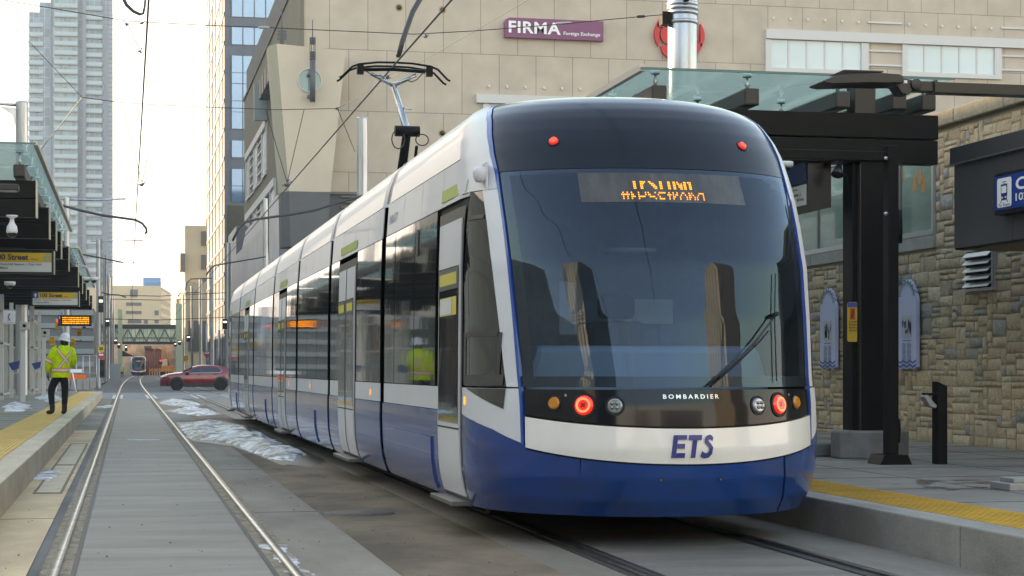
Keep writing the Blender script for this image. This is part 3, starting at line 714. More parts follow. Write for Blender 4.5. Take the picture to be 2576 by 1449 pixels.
for gy in gaps[:6]:
    b=MB()
    for k in range(7):
        y0=gy-.13+k*.0433-.02; ins=.05 if k%2 else .075
        pr=[(x*(1-ins),z) for x,z in [(-1.30,.30),(-1.30,2.85)]+[(p[0],p[1]) for p in prof[1:-1]]+[(1.30,2.85),(1.30,.30)]]
        if k==0: pp=pr; py=y0; continue
        for i in range(len(pr)-1): b.face([(T2+pp[i][0],py,pp[i][1]-.02),(T2+pp[i+1][0],py,pp[i+1][1]-.02),(T2+pr[i+1][0],y0,pr[i+1][1]-.02),(T2+pr[i][0],y0,pr[i][1]-.02)])
        pp,py=pr,y0
    b.build('bellows',mat('bellows_rubber',(.03,.03,.032),.75),tram)
    b=MB()
    b.grid(lambda p,q:SP(phiY(lerp(gy-.17,gy-.05,p),lerp(.26,.92,q)),lerp(.26,.92,q),.004),2,10)
    b.build('joint_cover',BLUE,tram,norm=False)
    b=MB(); b.grid(lambda p,q:(lambda k:(T2+prof[k][0]*1.004,gy+lerp(-.17,-.02,q),prof[k][1]+.004))(round(p*(len(prof)-1))),len(prof)-1,1); b.build('joint_hood',mat('joint_blue',(.008,.010,.03),.4),tram,norm=False)
# rear cab (far end) closes the tram
b=MB(); b.grid(lambda a,c:(lambda q:(q.x,57.5-q.y+.8,q.z))(SP(lerp(-90,90,a),lerp(.24,3.37,c))),40,30,0); b.build('rear_cab',WHITE,tram)
b=MB(); b.box(T2-.85,T2+.85,13.7,45.5,.20,.26); b.build('underframe',GAP,tram)
for yy in (15.2,16.6,24.6,26.0,33.6,35.0,42.6,43.9):
    for s in (-1,1):
        g=MB(); g.lathe([(0,-.06),(.28,-.06),(.30,-.05),(.30,.05),(.32,.06),(0,.06)],(T2+s*.7175,yy,.31),20,ax='x'); g.build('wheel',mat('wheel_steel',(.03,.028,.026),.6),tram)
# alarm horn / camera pod on the cornice
b=MB(); b.box(0,.02,-.075,.075,-.11,.11,M=Matrix.Translation(SP(phiY(13.20,2.66),2.66,0))@Matrix.Rotation(math.pi,4,'Z')); pod=b.build('camera_pod',WHITE,tram,bevel=.01)
c=SP(phiY(13.20,2.66),2.66,.06); b=MB(); b.lathe([(0,-.065),(.035,-.06),(.055,-.03),(.06,.01),(.052,.04),(.03,.05),(0,.055)],(c.x,c.y,c.z),16); b.build('camera_dome',WHITE,pod)
b=MB(); put_text(b,'1017',lambda a,c:SP(phiY(lerp(17.45,16.95,a),lerp(2.63,2.72,c)),lerp(2.63,2.72,c),.006),bold=.01); b.build('fleet_number',mat('number_grey',(.3,.33,.42),.5),tram,norm=False)
b=MB(); b.grid(lambda a,c:SP(phiY(lerp(15.55,15.65,a),lerp(2.22,2.45,c)),lerp(2.22,2.45,c),.012),2,3); b.build('vent_grille',fr,tram,norm=False)
# pantograph
pb=MB(); K=pD(1025,330,25.1); Hd=pD(1000,178,26.4); Hd=Vector((T2,Hd.y,5.62)); K=Vector((T2+.0,K.y,4.51)); Bs=Vector((T2,K.y+1.1,3.45))
pb.box(T2-.45,T2+.45,Bs.y-.9,Bs.y+.5,3.40,3.50); pan=pb.build('pantograph_base',DSTEEL,tram)
b=MB(); b.tube([Bs,K],[.075,.06],10); b.tube([Bs+Vector((.16,-.2,0)),K+Vector((.14,.05,-.2))],.022,6); b.tube([K-Vector((.17,0,0)),K+Vector((.17,0,0))],.075,12); b.build('lower_arm',DSTEEL,pan)
b=MB(); Y_=Hd-Vector((0,0,.28)); b.tube([K,Y_],[.055,.038],10); b.tube([Y_,Y_+Vector((-.33,0,.16))],[.035,.025],8); b.tube([Y_,Y_+Vector((.33,0,.16))],[.035,.025],8); b.tube([K+Vector((.05,0,.3)),Y_+Vector((.05,0,-.3))],.012,6)
b.build('upper_arm',mat('arm_alu',(.42,.44,.46),.25,metal=.9),pan)
b=MB()
for dy in (-.17,.17):
    b.tube([Hd+Vector(p)+Vector((0,dy,0)) for p in ((-.80,0,-.22),(-.76,0,-.20),(-.62,0,-.06),(-.52,0,-.02),(-.25,0,.015),(0,0,.02),(.25,0,.015),(.52,0,-.02),(.62,0,-.06),(.76,0,-.20),(.80,0,-.22))],.016,6)
b.tube([Hd+Vector((-.46,0,-.07)),Hd+Vector((0,0,-.05)),Hd+Vector((.46,0,-.07))],.026,8)
b.tube([Hd+Vector((-.5,-.17,-.03)),Hd+Vector((-.5,.17,-.03))],.02,6); b.tube([Hd+Vector((.5,-.17,-.03)),Hd+Vector((.5,.17,-.03))],.02,6)
for s in (-1,1): b.box(Hd.x+s*.5-.045,Hd.x+s*.5+.045,Hd.y-.19,Hd.y-.1,Hd.z-.16,Hd.z-.03)
b.build('contact_strip',DSTEEL,pan)
b=MB()
for s,cx in ((-1,-.13),(1,.2)):
    b.tube([K+Vector((cx+.09*math.cos(t),-.05,-.12+.13*math.sin(t)*(1 if s<0 else .6))) for t in [i*.52 for i in range(13)]],.009,5,cap=False)
b.build('cable_loop',WIRE,pan); b=MB(); b.tube([Hd+Vector((-.42,-.1,-.1)),Hd+Vector((-.3,-.1,-.17)),Hd+Vector((-.2,-.1,-.16)),Hd+Vector((-.12,0,-.2))],.008,5)
b.build('cable_loop',WIRE,pan); b=MB(); b.tube([Hd+Vector((.42,-.1,-.1)),Hd+Vector((.33,-.1,-.2)),Hd+Vector((.25,-.1,-.24)),Hd+Vector((.2,0,-.2))],.008,5)
b.build('cable_loop',WIRE,pan)
# ================================================================ BUILDINGS
# ---- beige panel building (long wall faces the camera)
YB=115.; XB=10.83
def pb_(u,v): return pY(u,v,YB)
joint=pb_(925.5,280)
BEIGE=gridmat('beige_panels',(.55,.462,.37),(.25,.21,.17),2.42,3.87,.022,.022,.85,off=.5,var=.03,bump=.12,ox=0.,oz=0.)
BEIGE2=mat('beige_render',(.60,.51,.40),.85,var=.06,scale=.4,bump=.1,bscale=6)
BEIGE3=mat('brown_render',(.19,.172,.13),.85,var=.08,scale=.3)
GREYR=mat('grey_render',(.13,.13,.128),.8,var=.08,scale=.5)
BWIN=mat('pale_window',(.55,.68,.70),.12,coat=.6,var=.05,scale=.2)
BFR=mat('pale_frame',(.62,.60,.58),.6)
bld=thing('office_building',(joint.x,YB,joint.z),'huge beige panel-clad building behind the tram, with long window bands','building')
ztop=29.
zlow=pb_(880,487).z
b=MB(); b.face([(XB,YB,zlow),(120,YB,zlow),(120,YB,ztop),(XB,YB,ztop)],0); b.build('panel_wall',BEIGE,bld)
b=MB(); b.box(XB+.02,120,YB+.3,172,0,ztop-.01); b.box(XB-.3,120,YB-.35,YB+.02,ztop,ztop+.5); b.build('core',GREYR,bld)
zs=pX(621,650,XB).z; zr=26.0
yf=pX(621,262,XB).y
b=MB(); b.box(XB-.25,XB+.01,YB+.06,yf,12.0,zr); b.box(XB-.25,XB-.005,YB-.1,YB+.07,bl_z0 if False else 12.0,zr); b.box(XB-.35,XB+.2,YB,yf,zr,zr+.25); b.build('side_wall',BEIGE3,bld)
# louvres and dark base below the panels
b=MB()
zz=zlow-.1
b.box(XB,120,YB+.15,YB+.3,0,zlow,0)
b.build('base_wall',GREYR,bld)
b=MB()
for k in range(9): b.box(pb_(858,500).x,pb_(1150,500).x,YB-.02,YB+.12,zlow-.25-k*.33,zlow-.12-k*.33)
b.box(XB,60,YB-.05,YB+.1,zlow-.06,zlow+.1); b.build('louvre',mat('louvre_grey',(.15,.145,.125),.6),bld)
# window bands on the long wall
def winband(name_u0,u1,vt,vb,n,parent=bld,lou=True):
    p0=pb_(name_u0,vb); p1=pb_(u1,vb); zt=pb_(name_u0,vt).z; zb=p0.z
    fr_=MB(); fr_.box(p0.x-.35,p0.x,YB-.18,YB+.05,zb-.3,zt); fr_.box(p1.x,p1.x+.5,YB-.18,YB+.05,zb-.3,zt); fr_.box(p0.x,p1.x,YB-.18,YB+.05,zb-.3,zb)
    w_=(p1.x-p0.x)/n
    for k in range(1,n): fr_.box(p0.x+k*w_-.05,p0.x+k*w_+.05,YB-.08,YB+.05,zb,zt)
    o=fr_.build('window',BFR,parent)
    g=MB(); g.box(p0.x,p1.x,YB-.03,YB-.02,zb,zt); g.build('pane',BWIN,o)
    return p0,p1,zb,zt
A=winband(1937,2165,100,170,5); Bq=winband(2280,2500,113,181,5)
zt=A[3]+.05; x0=pb_(1925,90).x; x2=pb_(2700,90).x
b=MB(); b.box(x0,x2,YB-.28,YB+.05,zt,zt+.62); b.build('window_head',BFR,bld)
b=MB()
for (xa,xb) in ((A[1].x+.5,Bq[0].x-.35),(Bq[1].x+.5,x2)):
    b=MB()
    for k in range(4): b.box(xa,xb,YB-.12,YB-.005,A[2]+.35+k*.95,A[2]+.47+k*.95)
    b.build('sun_slat',BFR,bld)
C_=winband(1228,1560,262,330,8); b=MB(); b.box(C_[0].x-.8,pb_(1700,262).x,YB-.28,YB+.05,C_[3]+.05,C_[3]+.6); b.build('window_head',BFR,bld)
# anchor studs
b=MB()
for u0,v0,u1,v1,n in ((1654,292,1961,302,6),(2616-0,62,2903,77,6),):
    pass
for (u,v) in [(1240+40.8,0)]: pass
studs=[((1600+x/2.576)/1.3447,(y/2.576)/1.3447) for x,y in ((138,752),(297,757),(457,763),(617,768),(774,773),(932,777))]+[((2400+x/1.811)/1.3447,(y/1.811)/1.3447) for x,y in ((390,113),(493,119),(599,122),(706,127),(810,132),(911,138),(1219,151),(1322,156),(1422,161),(1522,166),(1624,173),(1723,176))]
for u,v in studs:
    q=pb_(u,v); b=MB(); b.box(q.x-.06,q.x+.06,YB-.14,YB+.02,q.z-.08,q.z+.08); b.build('wall_stud',mat('stud_pale',(.7,.67,.6),.6),bld)
b=MB()
for x,y in ((1345,53),(1650,68),(1338,922),(1648,932)):
    b=MB(); q=pb_((700+x/2.07)/1.3447,(y/2.07)/1.3447); b.lathe([(0,-.05),(.16,-.05),(.16,0)],(q.x,YB,q.z),10,ax='y',m=0); b.lathe([(0,-.015),(.24,-.012),(.26,0)],(q.x,YB,q.z),12,ax='y',m=1); b.build('wall_anchor',[BLACK,mat('rust_stain',(.42,.30,.13),.8)],bld)

# tapered bay on the corner
b=MB()
Yb=YB-2.2
def q_(u,v,Y=Yb): return pY(u,v,Y)
tl,tr,bl_,br_=q_(696,110),q_(870,127),q_(727,481),q_(831,483)
bz=q_(731,620); bz2=q_(822,620)
lt=Vector((tl.x-.45,Yb+.9,tl.z)); lb=Vector((bl_.x-.45,Yb+.9,bl_.z)); lz=Vector((bz.x-.45,Yb+.9,bz.z))
back=YB+.3
def ext(p): return Vector((p.x,back,p.z))
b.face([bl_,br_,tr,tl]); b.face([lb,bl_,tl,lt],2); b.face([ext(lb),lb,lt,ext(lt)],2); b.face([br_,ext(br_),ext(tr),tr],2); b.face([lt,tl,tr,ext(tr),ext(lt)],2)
b.face([bz,bz2,br_,bl_],1); b.face([lz,bz,bl_,lb],1); b.face([ext(lz),lz,lb,ext(lb)],1); b.face([bz2,ext(bz2),ext(br_),br_],1); b.face([lz,bz,bz2,ext(bz2),ext(lz)],1)
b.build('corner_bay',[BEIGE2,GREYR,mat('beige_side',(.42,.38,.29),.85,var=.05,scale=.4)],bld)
c=q_(779,203); r_=29.8/FD*Yb/1.0*1.02
b=MB(); b.lathe([(0,-.02),(r_*.93,-.02)],(c.x,Yb,c.z),36,ax='y'); b.lathe([(r_*.92,-.02),(r_*.93,-.10),(r_,-.10),(r_,.02)],(c.x,Yb,c.z),36,ax='y',m=1); b.build('round_window',[mat('teal_glass',(.16,.33,.33),.1,coat=.8),BFR],bld)
# round mast with cage
M0=q_(786,257,Yb-.5); M1=q_(786,153,Yb-.5)
msts=[]
mast=tag(MB().tube([(M0.x,Yb-.6,M0.z),(M0.x,Yb-.6,M1.z)],.17,12).build('light_mast',mat('mast_grey',(.10,.10,.11),.5)),'dark grey tubular mast with open cage fixed in front of the round window','mast')
b=MB(); z1=M1.z
for k in range(4): b.lathe([(.17,0),(.19,0),(.19,.06),(.17,.06)],(M0.x,Yb-.6,z1+.08+k*.13),12)
for k in range(4): b.lathe([(.17,0),(.19,0),(.19,.06),(.17,.06)],(M0.x,Yb-.6,z1+1.0+k*.11),12)
for k in range(6): a=k*1.047; b.tube([(M0.x+.17*math.cos(a),Yb-.6+.17*math.sin(a),z1),(M0.x+.17*math.cos(a),Yb-.6+.17*math.sin(a),z1+1.45)],.015,4)
b.tube([(M0.x,Yb-.6,z1+1.4),(M0.x,Yb-.6,z1+2.5)],.03,6); b.build('mast_cage',MATS['mast_grey'],mast)
for zq in (z1-.9,M0.z+.3): b=MB(); b.box(M0.x-.28,M0.x,Yb-.65,Yb+.02,zq,zq+.15); b.build('wall_bracket',MATS['mast_grey'],mast)
P_=q_(709,75,YB-.5); b=MB(); b.tube([(P_.x,YB-.5,P_.z-.2),(P_.x,YB-.5,P_.z+1.3)],.03,6)
for k in range(4): b.lathe([(.3,0),(.3,.05)],(P_.x,YB-.5,P_.z-.6+k*.16),12)
b.tube([(P_.x,YB-.5,q_(709,112).z),(P_.x,YB-.5,P_.z)],.12,8)
tag(b.build('roof_cage',MATS['mast_grey']),'small caged fitting standing on top of the tapered corner bay','roof fitting')
# side wall windows (on the street face)
def sidewin(v_near,u_near,u_far,h_,n,off=.3):
    """band on the plane x=XB-.25 whose top passes through (u_near,v_near)"""
    X=XB-.27; p=pX(u_near,v_near,X); f=pX(u_far,v_near,X); y0,y1,z=p.y,f.y,p.z
    hd=MB(); hd.box(X-.2,X+.1,y0,y1,z,z+.6); hd.build('window_head',BFR,bld)
    L_=(y1-y0)/n
    for k in range(n):
        a=y0+k*L_; o=MB()
        if k%2==0:
            o.box(X-.12,X+.1,a,a+.3,z-h_,z); o.box(X-.12,X+.1,a+L_-.3,a+L_,z-h_,z); o.box(X-.12,X+.1,a+.3,a+L_-.3,z-h_-.25,z-h_); o.box(X-.06,X+.1,a+L_/2-.1,a+L_/2+.1,z-h_,z)
            wn=o.build('window',BFR,bld); g=MB(); g.box(X-.03,X-.02,a+.3,a+L_-.3,z-h_,z); g.build('pane',BWIN,wn)
        else:
            for j in range(5): o.box(X-.08,X+.05,a,a+L_,z-.5-j*.8,z-.35-j*.8)
            o.build('sun_slat',BFR,bld)
sidewin(468,694,621,3.4,7); sidewin(318,672,621,3.4,5)
# lower glazed strip below the brown wall
b=MB(); X=XB-.1
b.box(X,X+.3,YB,yf,8.9,12.0); b.build('lower_window',mat('lower_glass',(.40,.50,.52),.15,coat=.6,var=.3,scale=1.2,stretch=(.3,3,.3)),bld)
b=MB(); k=YB
while k<yf: b.box(X-.12,X,k,k+.2,8.9,12.0); k+=1.9
b.build('mullion',BFR,bld)
# signs on the beige wall
MAG=mat('magenta_sign',(.23,.065,.15),.5,var=.06,scale=.3)
def wp_(x,y): return pb_((1600+x/2.576)/1.3447,(y/2.576)/1.3447)
P0,P1,P2,P3=wp_(267,330),wp_(1125,365),wp_(1125,195),wp_(267,160)
b=MB(); 
out=[]
def poly_at(pts,y): return [Vector((p.x,y,p.z)) for p in pts]
cut=.45
pts=[P0,P1,P2,wp_(310,160),wp_(280,172),wp_(267,200)]
f_=poly_at(pts,YB-.35); bk=poly_at(pts,YB-.02)
b.face(f_); b.face(bk[::-1])
for i in range(len(pts)): b.face([f_[i],bk[i],bk[(i+1)%len(pts)],f_[(i+1)%len(pts)]])
sgn=tag(b.build('wall_sign',MAG),'magenta sign reading FIRMA Foreign Exchange on the beige wall','wall sign')
LW=mat('letter_white',(.85,.85,.85),.4)
def on_wall(x0,y0,x1,y1,x2,y2,Y):   # unit box -> wall (lower-left, lower-right, upper-left)
    a,c,d=wp_(x0,y0),wp_(x1,y1),wp_(x2,y2); return lambda s,t: Vector((a.x+(c.x-a.x)*s+(d.x-a.x)*t, Y, a.z+(c.z-a.z)*s+(d.z-a.z)*t))
b=MB(); put_text(b,'FIRMA',on_wall(300,292,752,314,300,188,YB-.40),bold=.028,space=1.08); b.build('sign_lettering',LW,sgn); b=MB(); put_text(b,'Foreign Exchange',on_wall(778,322,1095,336,778,284,YB-.38),bold=.012); b.build('sign_lettering',LW,sgn)
RED=mat('emblem_red',(.62,.02,.02),.45)
cc=wp_(1790,312); R=227/2.576/1.3447/FD*cc.y/(CT-((1707-1288)/FD)*ST)
b=MB()
def seg(pts):
    f_=[Vector((cc.x+x*R,YB-.3,cc.z+y*R)) for x,y in pts]; k=[Vector((p.x,YB-.02,p.z)) for p in f_]
    b.face(f_); n_=len(f_)
    for i in range(n_): b.face([f_[i],k[i],k[(i+1)%n_],f_[(i+1)%n_]])
def arc(cx,cy,r,a0,a1,n=14): return [(cx+r*math.cos(math.radians(lerp(a0,a1,i/n))),cy+r*math.sin(math.radians(lerp(a0,a1,i/n)))) for i in range(n+1)]
# outer lenses, middle discs cut by vertical gaps, diagonal quarter pieces
al=36
for s in (0,90,180,270):
    seg(arc(0,0,1,s-18.5,s+18.5,10)) if False else None
def rot(p,a): c_,s_=math.cos(a),math.sin(a); return [(x*c_-y*s_,x*s_+y*c_) for x,y in p]
lens=[(x,y) for x,y in arc(0,0,1,-36,36,14)]
for k in range(4): seg(rot([(max(.82,x),y*.52) if False else (x,y) for x,y in arc(.28,0,.72,-40,40,12)],k*math.pi/2))
for k in range(4): seg(rot([(.28,.44),(.74,.44)]+arc(.28,.44,.46,5,85,8)+[(.28,.9)],k*math.pi/2))
seg(arc(0,0,.40,0,360,30)[:-1])
for s in (-1,1): seg([(x,y) for x,y in arc(s*.38,0,.38,90 if s>0 else -90,-90 if s>0 else -270,16)])
tag(b.build('emblem',RED),'red round emblem of curved segments, half hidden behind the big steel pole','emblem')
# street face sign letters (grey box sign)
p=pX(655,232,XB-.8); b=MB(); b.box(XB-1.3,XB-.3,p.y-.3,p.y+.3,p.z-2.2,p.z+.6); sg=tag(b.build('projecting_sign',mat('sign_teal',(.25,.32,.31),.5)),'small projecting grey green sign high on the shaded street wall','sign')
b=MB(); 
for k in range(5): b.box(XB-1.0,XB-.3,p.y-3.2-k*2.6,p.y-1.3-k*2.6,p.z-.8,p.z+.6)
tag(b.build('channel_letters',mat('letters_dark',(.07,.07,.07),.5)),'row of dark block letters high on the shaded street wall beside the projecting sign','sign letters')
# pale low podium and underpass under it
b=MB()
p=pX(575,760,9.4)
PODM=gridmat('podium_panels',(.42,.43,.45),(.2,.2,.21),3.0,4.2,.05,.05,.5,axis='Y')
b.box(9.5,14,118,165,5.2,11.4); b.box(9.5,14,165,178,0,14); pod=b.build('podium',PODM)
tag(pod,'pale grey panelled podium block above the dark underpass, behind the tram','building')
b=MB(); b.prism([(118,11.4),(165,11.4),(158,13.0),(124,13.0)],9.9,13.5,'x'); b.build('podium_roof',mat('podium_roof_m',(.45,.46,.48),.5),pod)
b=MB(); b.box(10.6,14,118,164.9,0,5.19); b.build('underpass',GAP,pod)
for k in range(5): g=MB(); g.box(9.6,10.1,120+k*9.5,120.6+k*9.5,0,5.2); g.build('column',mat('col_dark',(.04,.04,.04),.7),pod)
# ---- glass office tower
YG=230.; p=pY(565,900,YG); XG=p.x
tw=thing('office_tower',(XG,YG,EYE),'grey and blue glass office tower rising left of the beige building','tower')
zf=lambda v: pY(640,v,YG).z
Hh=95
b=MB(); x1=pY(782,0,YG).x
b.face([(XG,YG,0),(x1+18,YG,0),(x1+18,YG,Hh),(XG,YG,Hh)]); b.box(XG+.1,x1+18,YG+.1,YG+52,0,Hh-.05)
b.build('front_wall',gridmat('grey_granite',(.12,.14,.175),(.10,.11,.13),2.4,1.75,.05,.05,.45,ox=0),tw)
yfar=pX(521,500,XG).y
WHT=gridmat('white_glass',(.105,.155,.22),(.02,.024,.03),7.2,3.6,.9,.30,.5,axis='Y',var=.35)
b=MB(); b.face([(XG-.02,YG,0),(XG-.02,yfar,0),(XG-.02,yfar,Hh),(XG-.02,YG,Hh)]); b.build('side_curtain_wall',WHT,tw)
b=MB(); z=2.0
while z<Hh: b.box(XG-.10,XG-.03,YG,yfar,z,z+.42); z+=3.6
y=YG+3
while y<yfar: b.box(XG-.12,XG-.03,y,y+.5,0,Hh); y+=9.5
b.build('side_mullion',mat('mullion_side',(.035,.04,.05),.6),tw)
GLB=mat('blue_glass',(.20,.36,.55),.06,metal=.5,coat=.5,var=.12,scale=.06)
def crop1(y): return y/2.07/1.3447
xa=pY(582,0,YG).x
rows=[(-75,43),(0,122),(197,316),(395,512),(516,588),(593,708),(712,786),(790,905),(988,1105),(1187,1303),(1307,1415)]
for k,(y0,y1) in enumerate(rows):
    if k==0: continue
    z1_,z0_=zf(crop1(y0)),zf(crop1(y1))
    if k==1: z1_+=1.0
    o=MB(); o.box(xa,x1+12,YG-.10,YG-.02,z0_,z1_); win=o.build('window',GLB,tw)
    g=MB(); xx=xa
    for j in range(9): g.box(xx-.06,xx+.06,YG-.16,YG-.10,z0_,z1_); xx+= (pY(1763/2.07/1.3447,0,YG).x-pY(1683/2.07/1.3447,0,YG).x)
    g.build('mullion',mat('mullion_dark',(.05,.07,.09),.4),win)
# lower part of the facade, brown reflection painted as its colour
b=MB(); b.box(XG+.3,x1+12,YG-.06,YG-.01,zf(930),zf(crop1(1440))); b.build('lower_facade',mat('brown_reflection_glass',(.16,.15,.11),.12,metal=.4,var=.3,scale=.15),tw)
for v0,v1 in ((612,622),(628,640)):
    g=MB(); g.box(XG+.5,x1+8,YG-.2,YG-.08,zf(v1),zf(v0)); g.build('blue_band',mat('blue_band_m',(.15,.22,.33),.3),tw)
# ---- far right brown stepped building
def simple_building(name,u0,u1,vt,Y,depth,m,label,cat='building',vb=930):
    a,c=pY(u0,vt,Y),pY(u1,vt,Y); t=thing(name,(a.x,Y,0),label,cat); b=MB(); b.box(a.x,c.x,Y,Y+depth,-.1,a.z); b.build('wall',m,t); return t,a.x,c.x,a.z
TAN=mat('tan_concrete',(.48,.40,.28),.85,var=.08,scale=.1)
t,xa_,xb_,zt_=simple_building('concrete_tower',465,540,567,330,30,TAN,'plain tan concrete tower beyond the tram wires, left of the glass tower')
b=MB(); q=pY(506,590,329.8)
for k in range(5): b.box(q.x,q.x+2.2,329.8,330.05,q.z-2-k*4.2,q.z+.6-k*4.2)
b.build('window',mat('win_brown',(.10,.085,.07),.4),t)
b=MB(); b.box(xa_-.8,xa_,329,336,zt_-8,zt_-5); b.build('balcony',GREYR,t)
b=MB(); b.box(xb_-1.5,xb_+1,331,340,zt_,zt_+1.5); b.build('roof_box',TAN,t)
t,xa_,xb_,zt_=simple_building('brown_office_block',466,530,708,300,26,mat('tan2',(.52,.43,.29),.85,var=.1,scale=.15),'lower tan block with rounded roof edge in front of the concrete tower')
b=MB(); b.box(xa_+.5,xb_,299.7,300.02,4,9); b.build('window',MATS['win_brown'],t)
t,xa_,xb_,zt_=simple_building('low_red_block',444,468,752,360,20,mat('greybrown',(.28,.22,.18),.85,var=.1,scale=.2),'slim grey brown block with roof aerials between the far poles')
b=MB()
for k in range(5): b.tube([(xa_+.3+k*.35,360,zt_),(xa_+.3+k*.35,360,zt_+random.uniform(.6,2.2))],.05,4)
b.build('aerial',WIRE,t)
# ---- tan building at the street end, sunlit look put into its wall colour
YF=420.
c0=pY(283,718,YF); c1=pY(404,718,YF); c2=pY(430,733,YF+40)
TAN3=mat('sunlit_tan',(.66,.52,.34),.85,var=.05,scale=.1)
ft=thing('tan_office_building',(c0.x,YF,0),'wide tan building with a blue roof box closing the far end of the street','building')
b=MB(); b.box(c0.x-18,c1.x,YF,YF+40,0,c0.z); b.build('wall',TAN3,ft)
e=pY(430,733,YF+34)
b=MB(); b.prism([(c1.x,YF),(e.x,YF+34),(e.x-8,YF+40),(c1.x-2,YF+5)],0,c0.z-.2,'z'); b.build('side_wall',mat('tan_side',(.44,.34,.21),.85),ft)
q0,q1=pY(360,716,YF+2),pY(405,704,YF+2)
b=MB(); b.prism([(YF+2,q0.z-.5),(YF+12,q0.z-.5),(YF+12,q1.z-.2),(YF+10,q1.z+.6),(YF+4,q1.z+.6),(YF+2,q1.z-.6)],q0.x,q1.x,'x'); b.build('roof_box',mat('blue_roof',(.12,.23,.42),.5),ft)
def fy(x,y): return pY((300+x/3.622)/1.3447,(900+y/3.622)/1.3447,YF-.1)
DW=mat('far_window',(.12,.13,.14),.3)
for (x0_,y0_,x1_,y1_) in ((508,288,600,375),(460,447,648,484),(458,550,648,586),(480,655,645,697),(808,543,858,600),(680,655,725,705),(808,655,858,700)):
    p,q=fy(x0_,y1_),fy(x1_,y0_); g=MB(); g.box(p.x,q.x,YF-.15,YF-.02,p.z,q.z); g.build('window',DW,ft)
for j,(y0_,y1_) in enumerate(((290,410),(455,510),(560,620))):
    for k in range(5):
        t_=(k+.3)/5.2; xx=lerp(c1.x,e.x,t_); yy=lerp(YF,YF+34,t_); p=fy(930,y1_); q=fy(930,y0_)
        g=MB(); g.box(xx-.08,xx+.35,yy-.6,yy+1.2,p.z-j*.0,q.z-.2); g.build('window',mat('far_bright_window',(.65,.62,.5),.15,metal=.3),ft)
# ---- green pedestrian bridge over the street
YP=300.
def pp(x,y): return pY((300+x/3.622)/1.3447,(900+y/3.622)/1.3447,YP)
L0=pY(150,850,YP).x; R0=pp(1080,720).x
zt1,zt0,zg0,zb0=pp(600,716).z,pp(600,768).z,pp(600,925).z,pp(600,955).z
br=thing('pedestrian_bridge',(0,YP,zb0),'green glazed pedestrian bridge spanning the street, dark roof and truss bracing','bridge')
b=MB(); b.box(L0,R0,YP,YP+4,zt0,zt1); b.box(L0,R0,YP,YP+4,zb0,zg0); b.build('deck_beam',mat('bridge_dark',(.055,.055,.05),.6),br)
b=MB(); b.box(L0,R0,YP+.15,YP+3.8,zg0,zt0); b.build('glazing',gridmat('green_glazing',(.80,.93,.72),(.42,.52,.38),.62,2.6,.05,.05,.25,var=.25),br)
b=MB(); x=L0; i=0; st=(R0-L0)/19
while i<19:
    zA,zB=(zg0,zt0) if i%2==0 else (zt0,zg0); b.tube([(x,YP-.05,zA),(x+st,YP-.05,zB)],.10,4); x+=st; i+=1
b.tube([(L0,YP-.1,lerp(zg0,zt0,.3)),(R0,YP-.1,lerp(zg0,zt0,.3))],.09,4)
b.build('truss',mat('bridge_steel',(.22,.26,.19),.6),br)
b=MB(); q=pp(385,800); b.box(q.x-.35,q.x+.35,YP-.3,YP+.3,0,zt1+2.4); b.build('bridge_pier',mat('green_pier',(.42,.50,.36),.6),br); b=MB(); q=pp(1105,800); b.box(q.x-.5,q.x+.5,YP-.3,YP+.3,0,zt1+3.4)
b.build('bridge_pier',mat('green_pier',(.42,.50,.36),.6),br)
# ---- residential tower on the left
YT=540.
def tp(x,y): return pY(x/2.07/1.3447,y/2.07/1.3447,YT)
X0=tp(203,0).x; X1=tp(728,0).x
rt=thing('apartment_tower',(X0,YT,0),'tall pale blue glass apartment tower with stacked balconies on the left','tower')
TG=gridmat('tower_glass',(.17,.28,.38),(.26,.34,.42),1.55,2.82,.10,.30,.12,ox=.3,var=.45,roughA=.08)
TG2=gridmat('tower_glass_green',(.20,.32,.37),(.26,.34,.40),1.2,2.82,.08,.30,.12,var=.4,roughA=.08)
TM=mat('tower_metal',(.16,.20,.26),.5)
z_=tp(0,75).z
b=MB(); b.box(X0,tp(277,0).x,YT,YT+25,0,z_); b.box(tp(277,0).x,tp(362,0).x,YT-.5,YT+25,0,tp(0,5).z); b.build('glass_wall',TG,rt)
b=MB(); b.box(tp(372,0).x,tp(545,0).x,YT-2.6,YT+20,0,125); b.build('glass_bay',TG2,rt)
b=MB(); b.box(tp(362,0).x,X1,YT-.2,YT+22,0,124.9); b.build('glass_wall',TG,rt)
b=MB(); b.box(tp(578,0).x,tp(604,0).x,YT-2.0,YT,0,125); b.box(tp(545,0).x,tp(552,0).x,YT-2.4,YT,0,125); b.box(X1,tp(757,0).x,YT-1,YT+3,0,tp(0,163).z); b.box(X1-.4,X1+.3,YT-1.2,YT,0,125); b.box(tp(355,0).x,tp(372,0).x,YT-1.4,YT,0,122); b.build('fin_wall',TM,rt)
b=MB(); b.box(tp(757,0).x,tp(787,0).x,YT+6,YT+26,0,125); b.box(X1,tp(757,0).x,YT+6,YT+26,0,124.8); b.build('side_wing',gridmat('wing_glass',(.36,.41,.47),(.20,.24,.29),2.0,1.41,.16,.13,.3),rt)
SLABM=mat('balcony_slab',(.33,.33,.33),.7); RAIL=mat('balcony_glass',(.24,.36,.43),.15,coat=.4)
fl=66.1/2.07/1.3447/FD*YT/(CT-((200-1288)/FD)*ST)
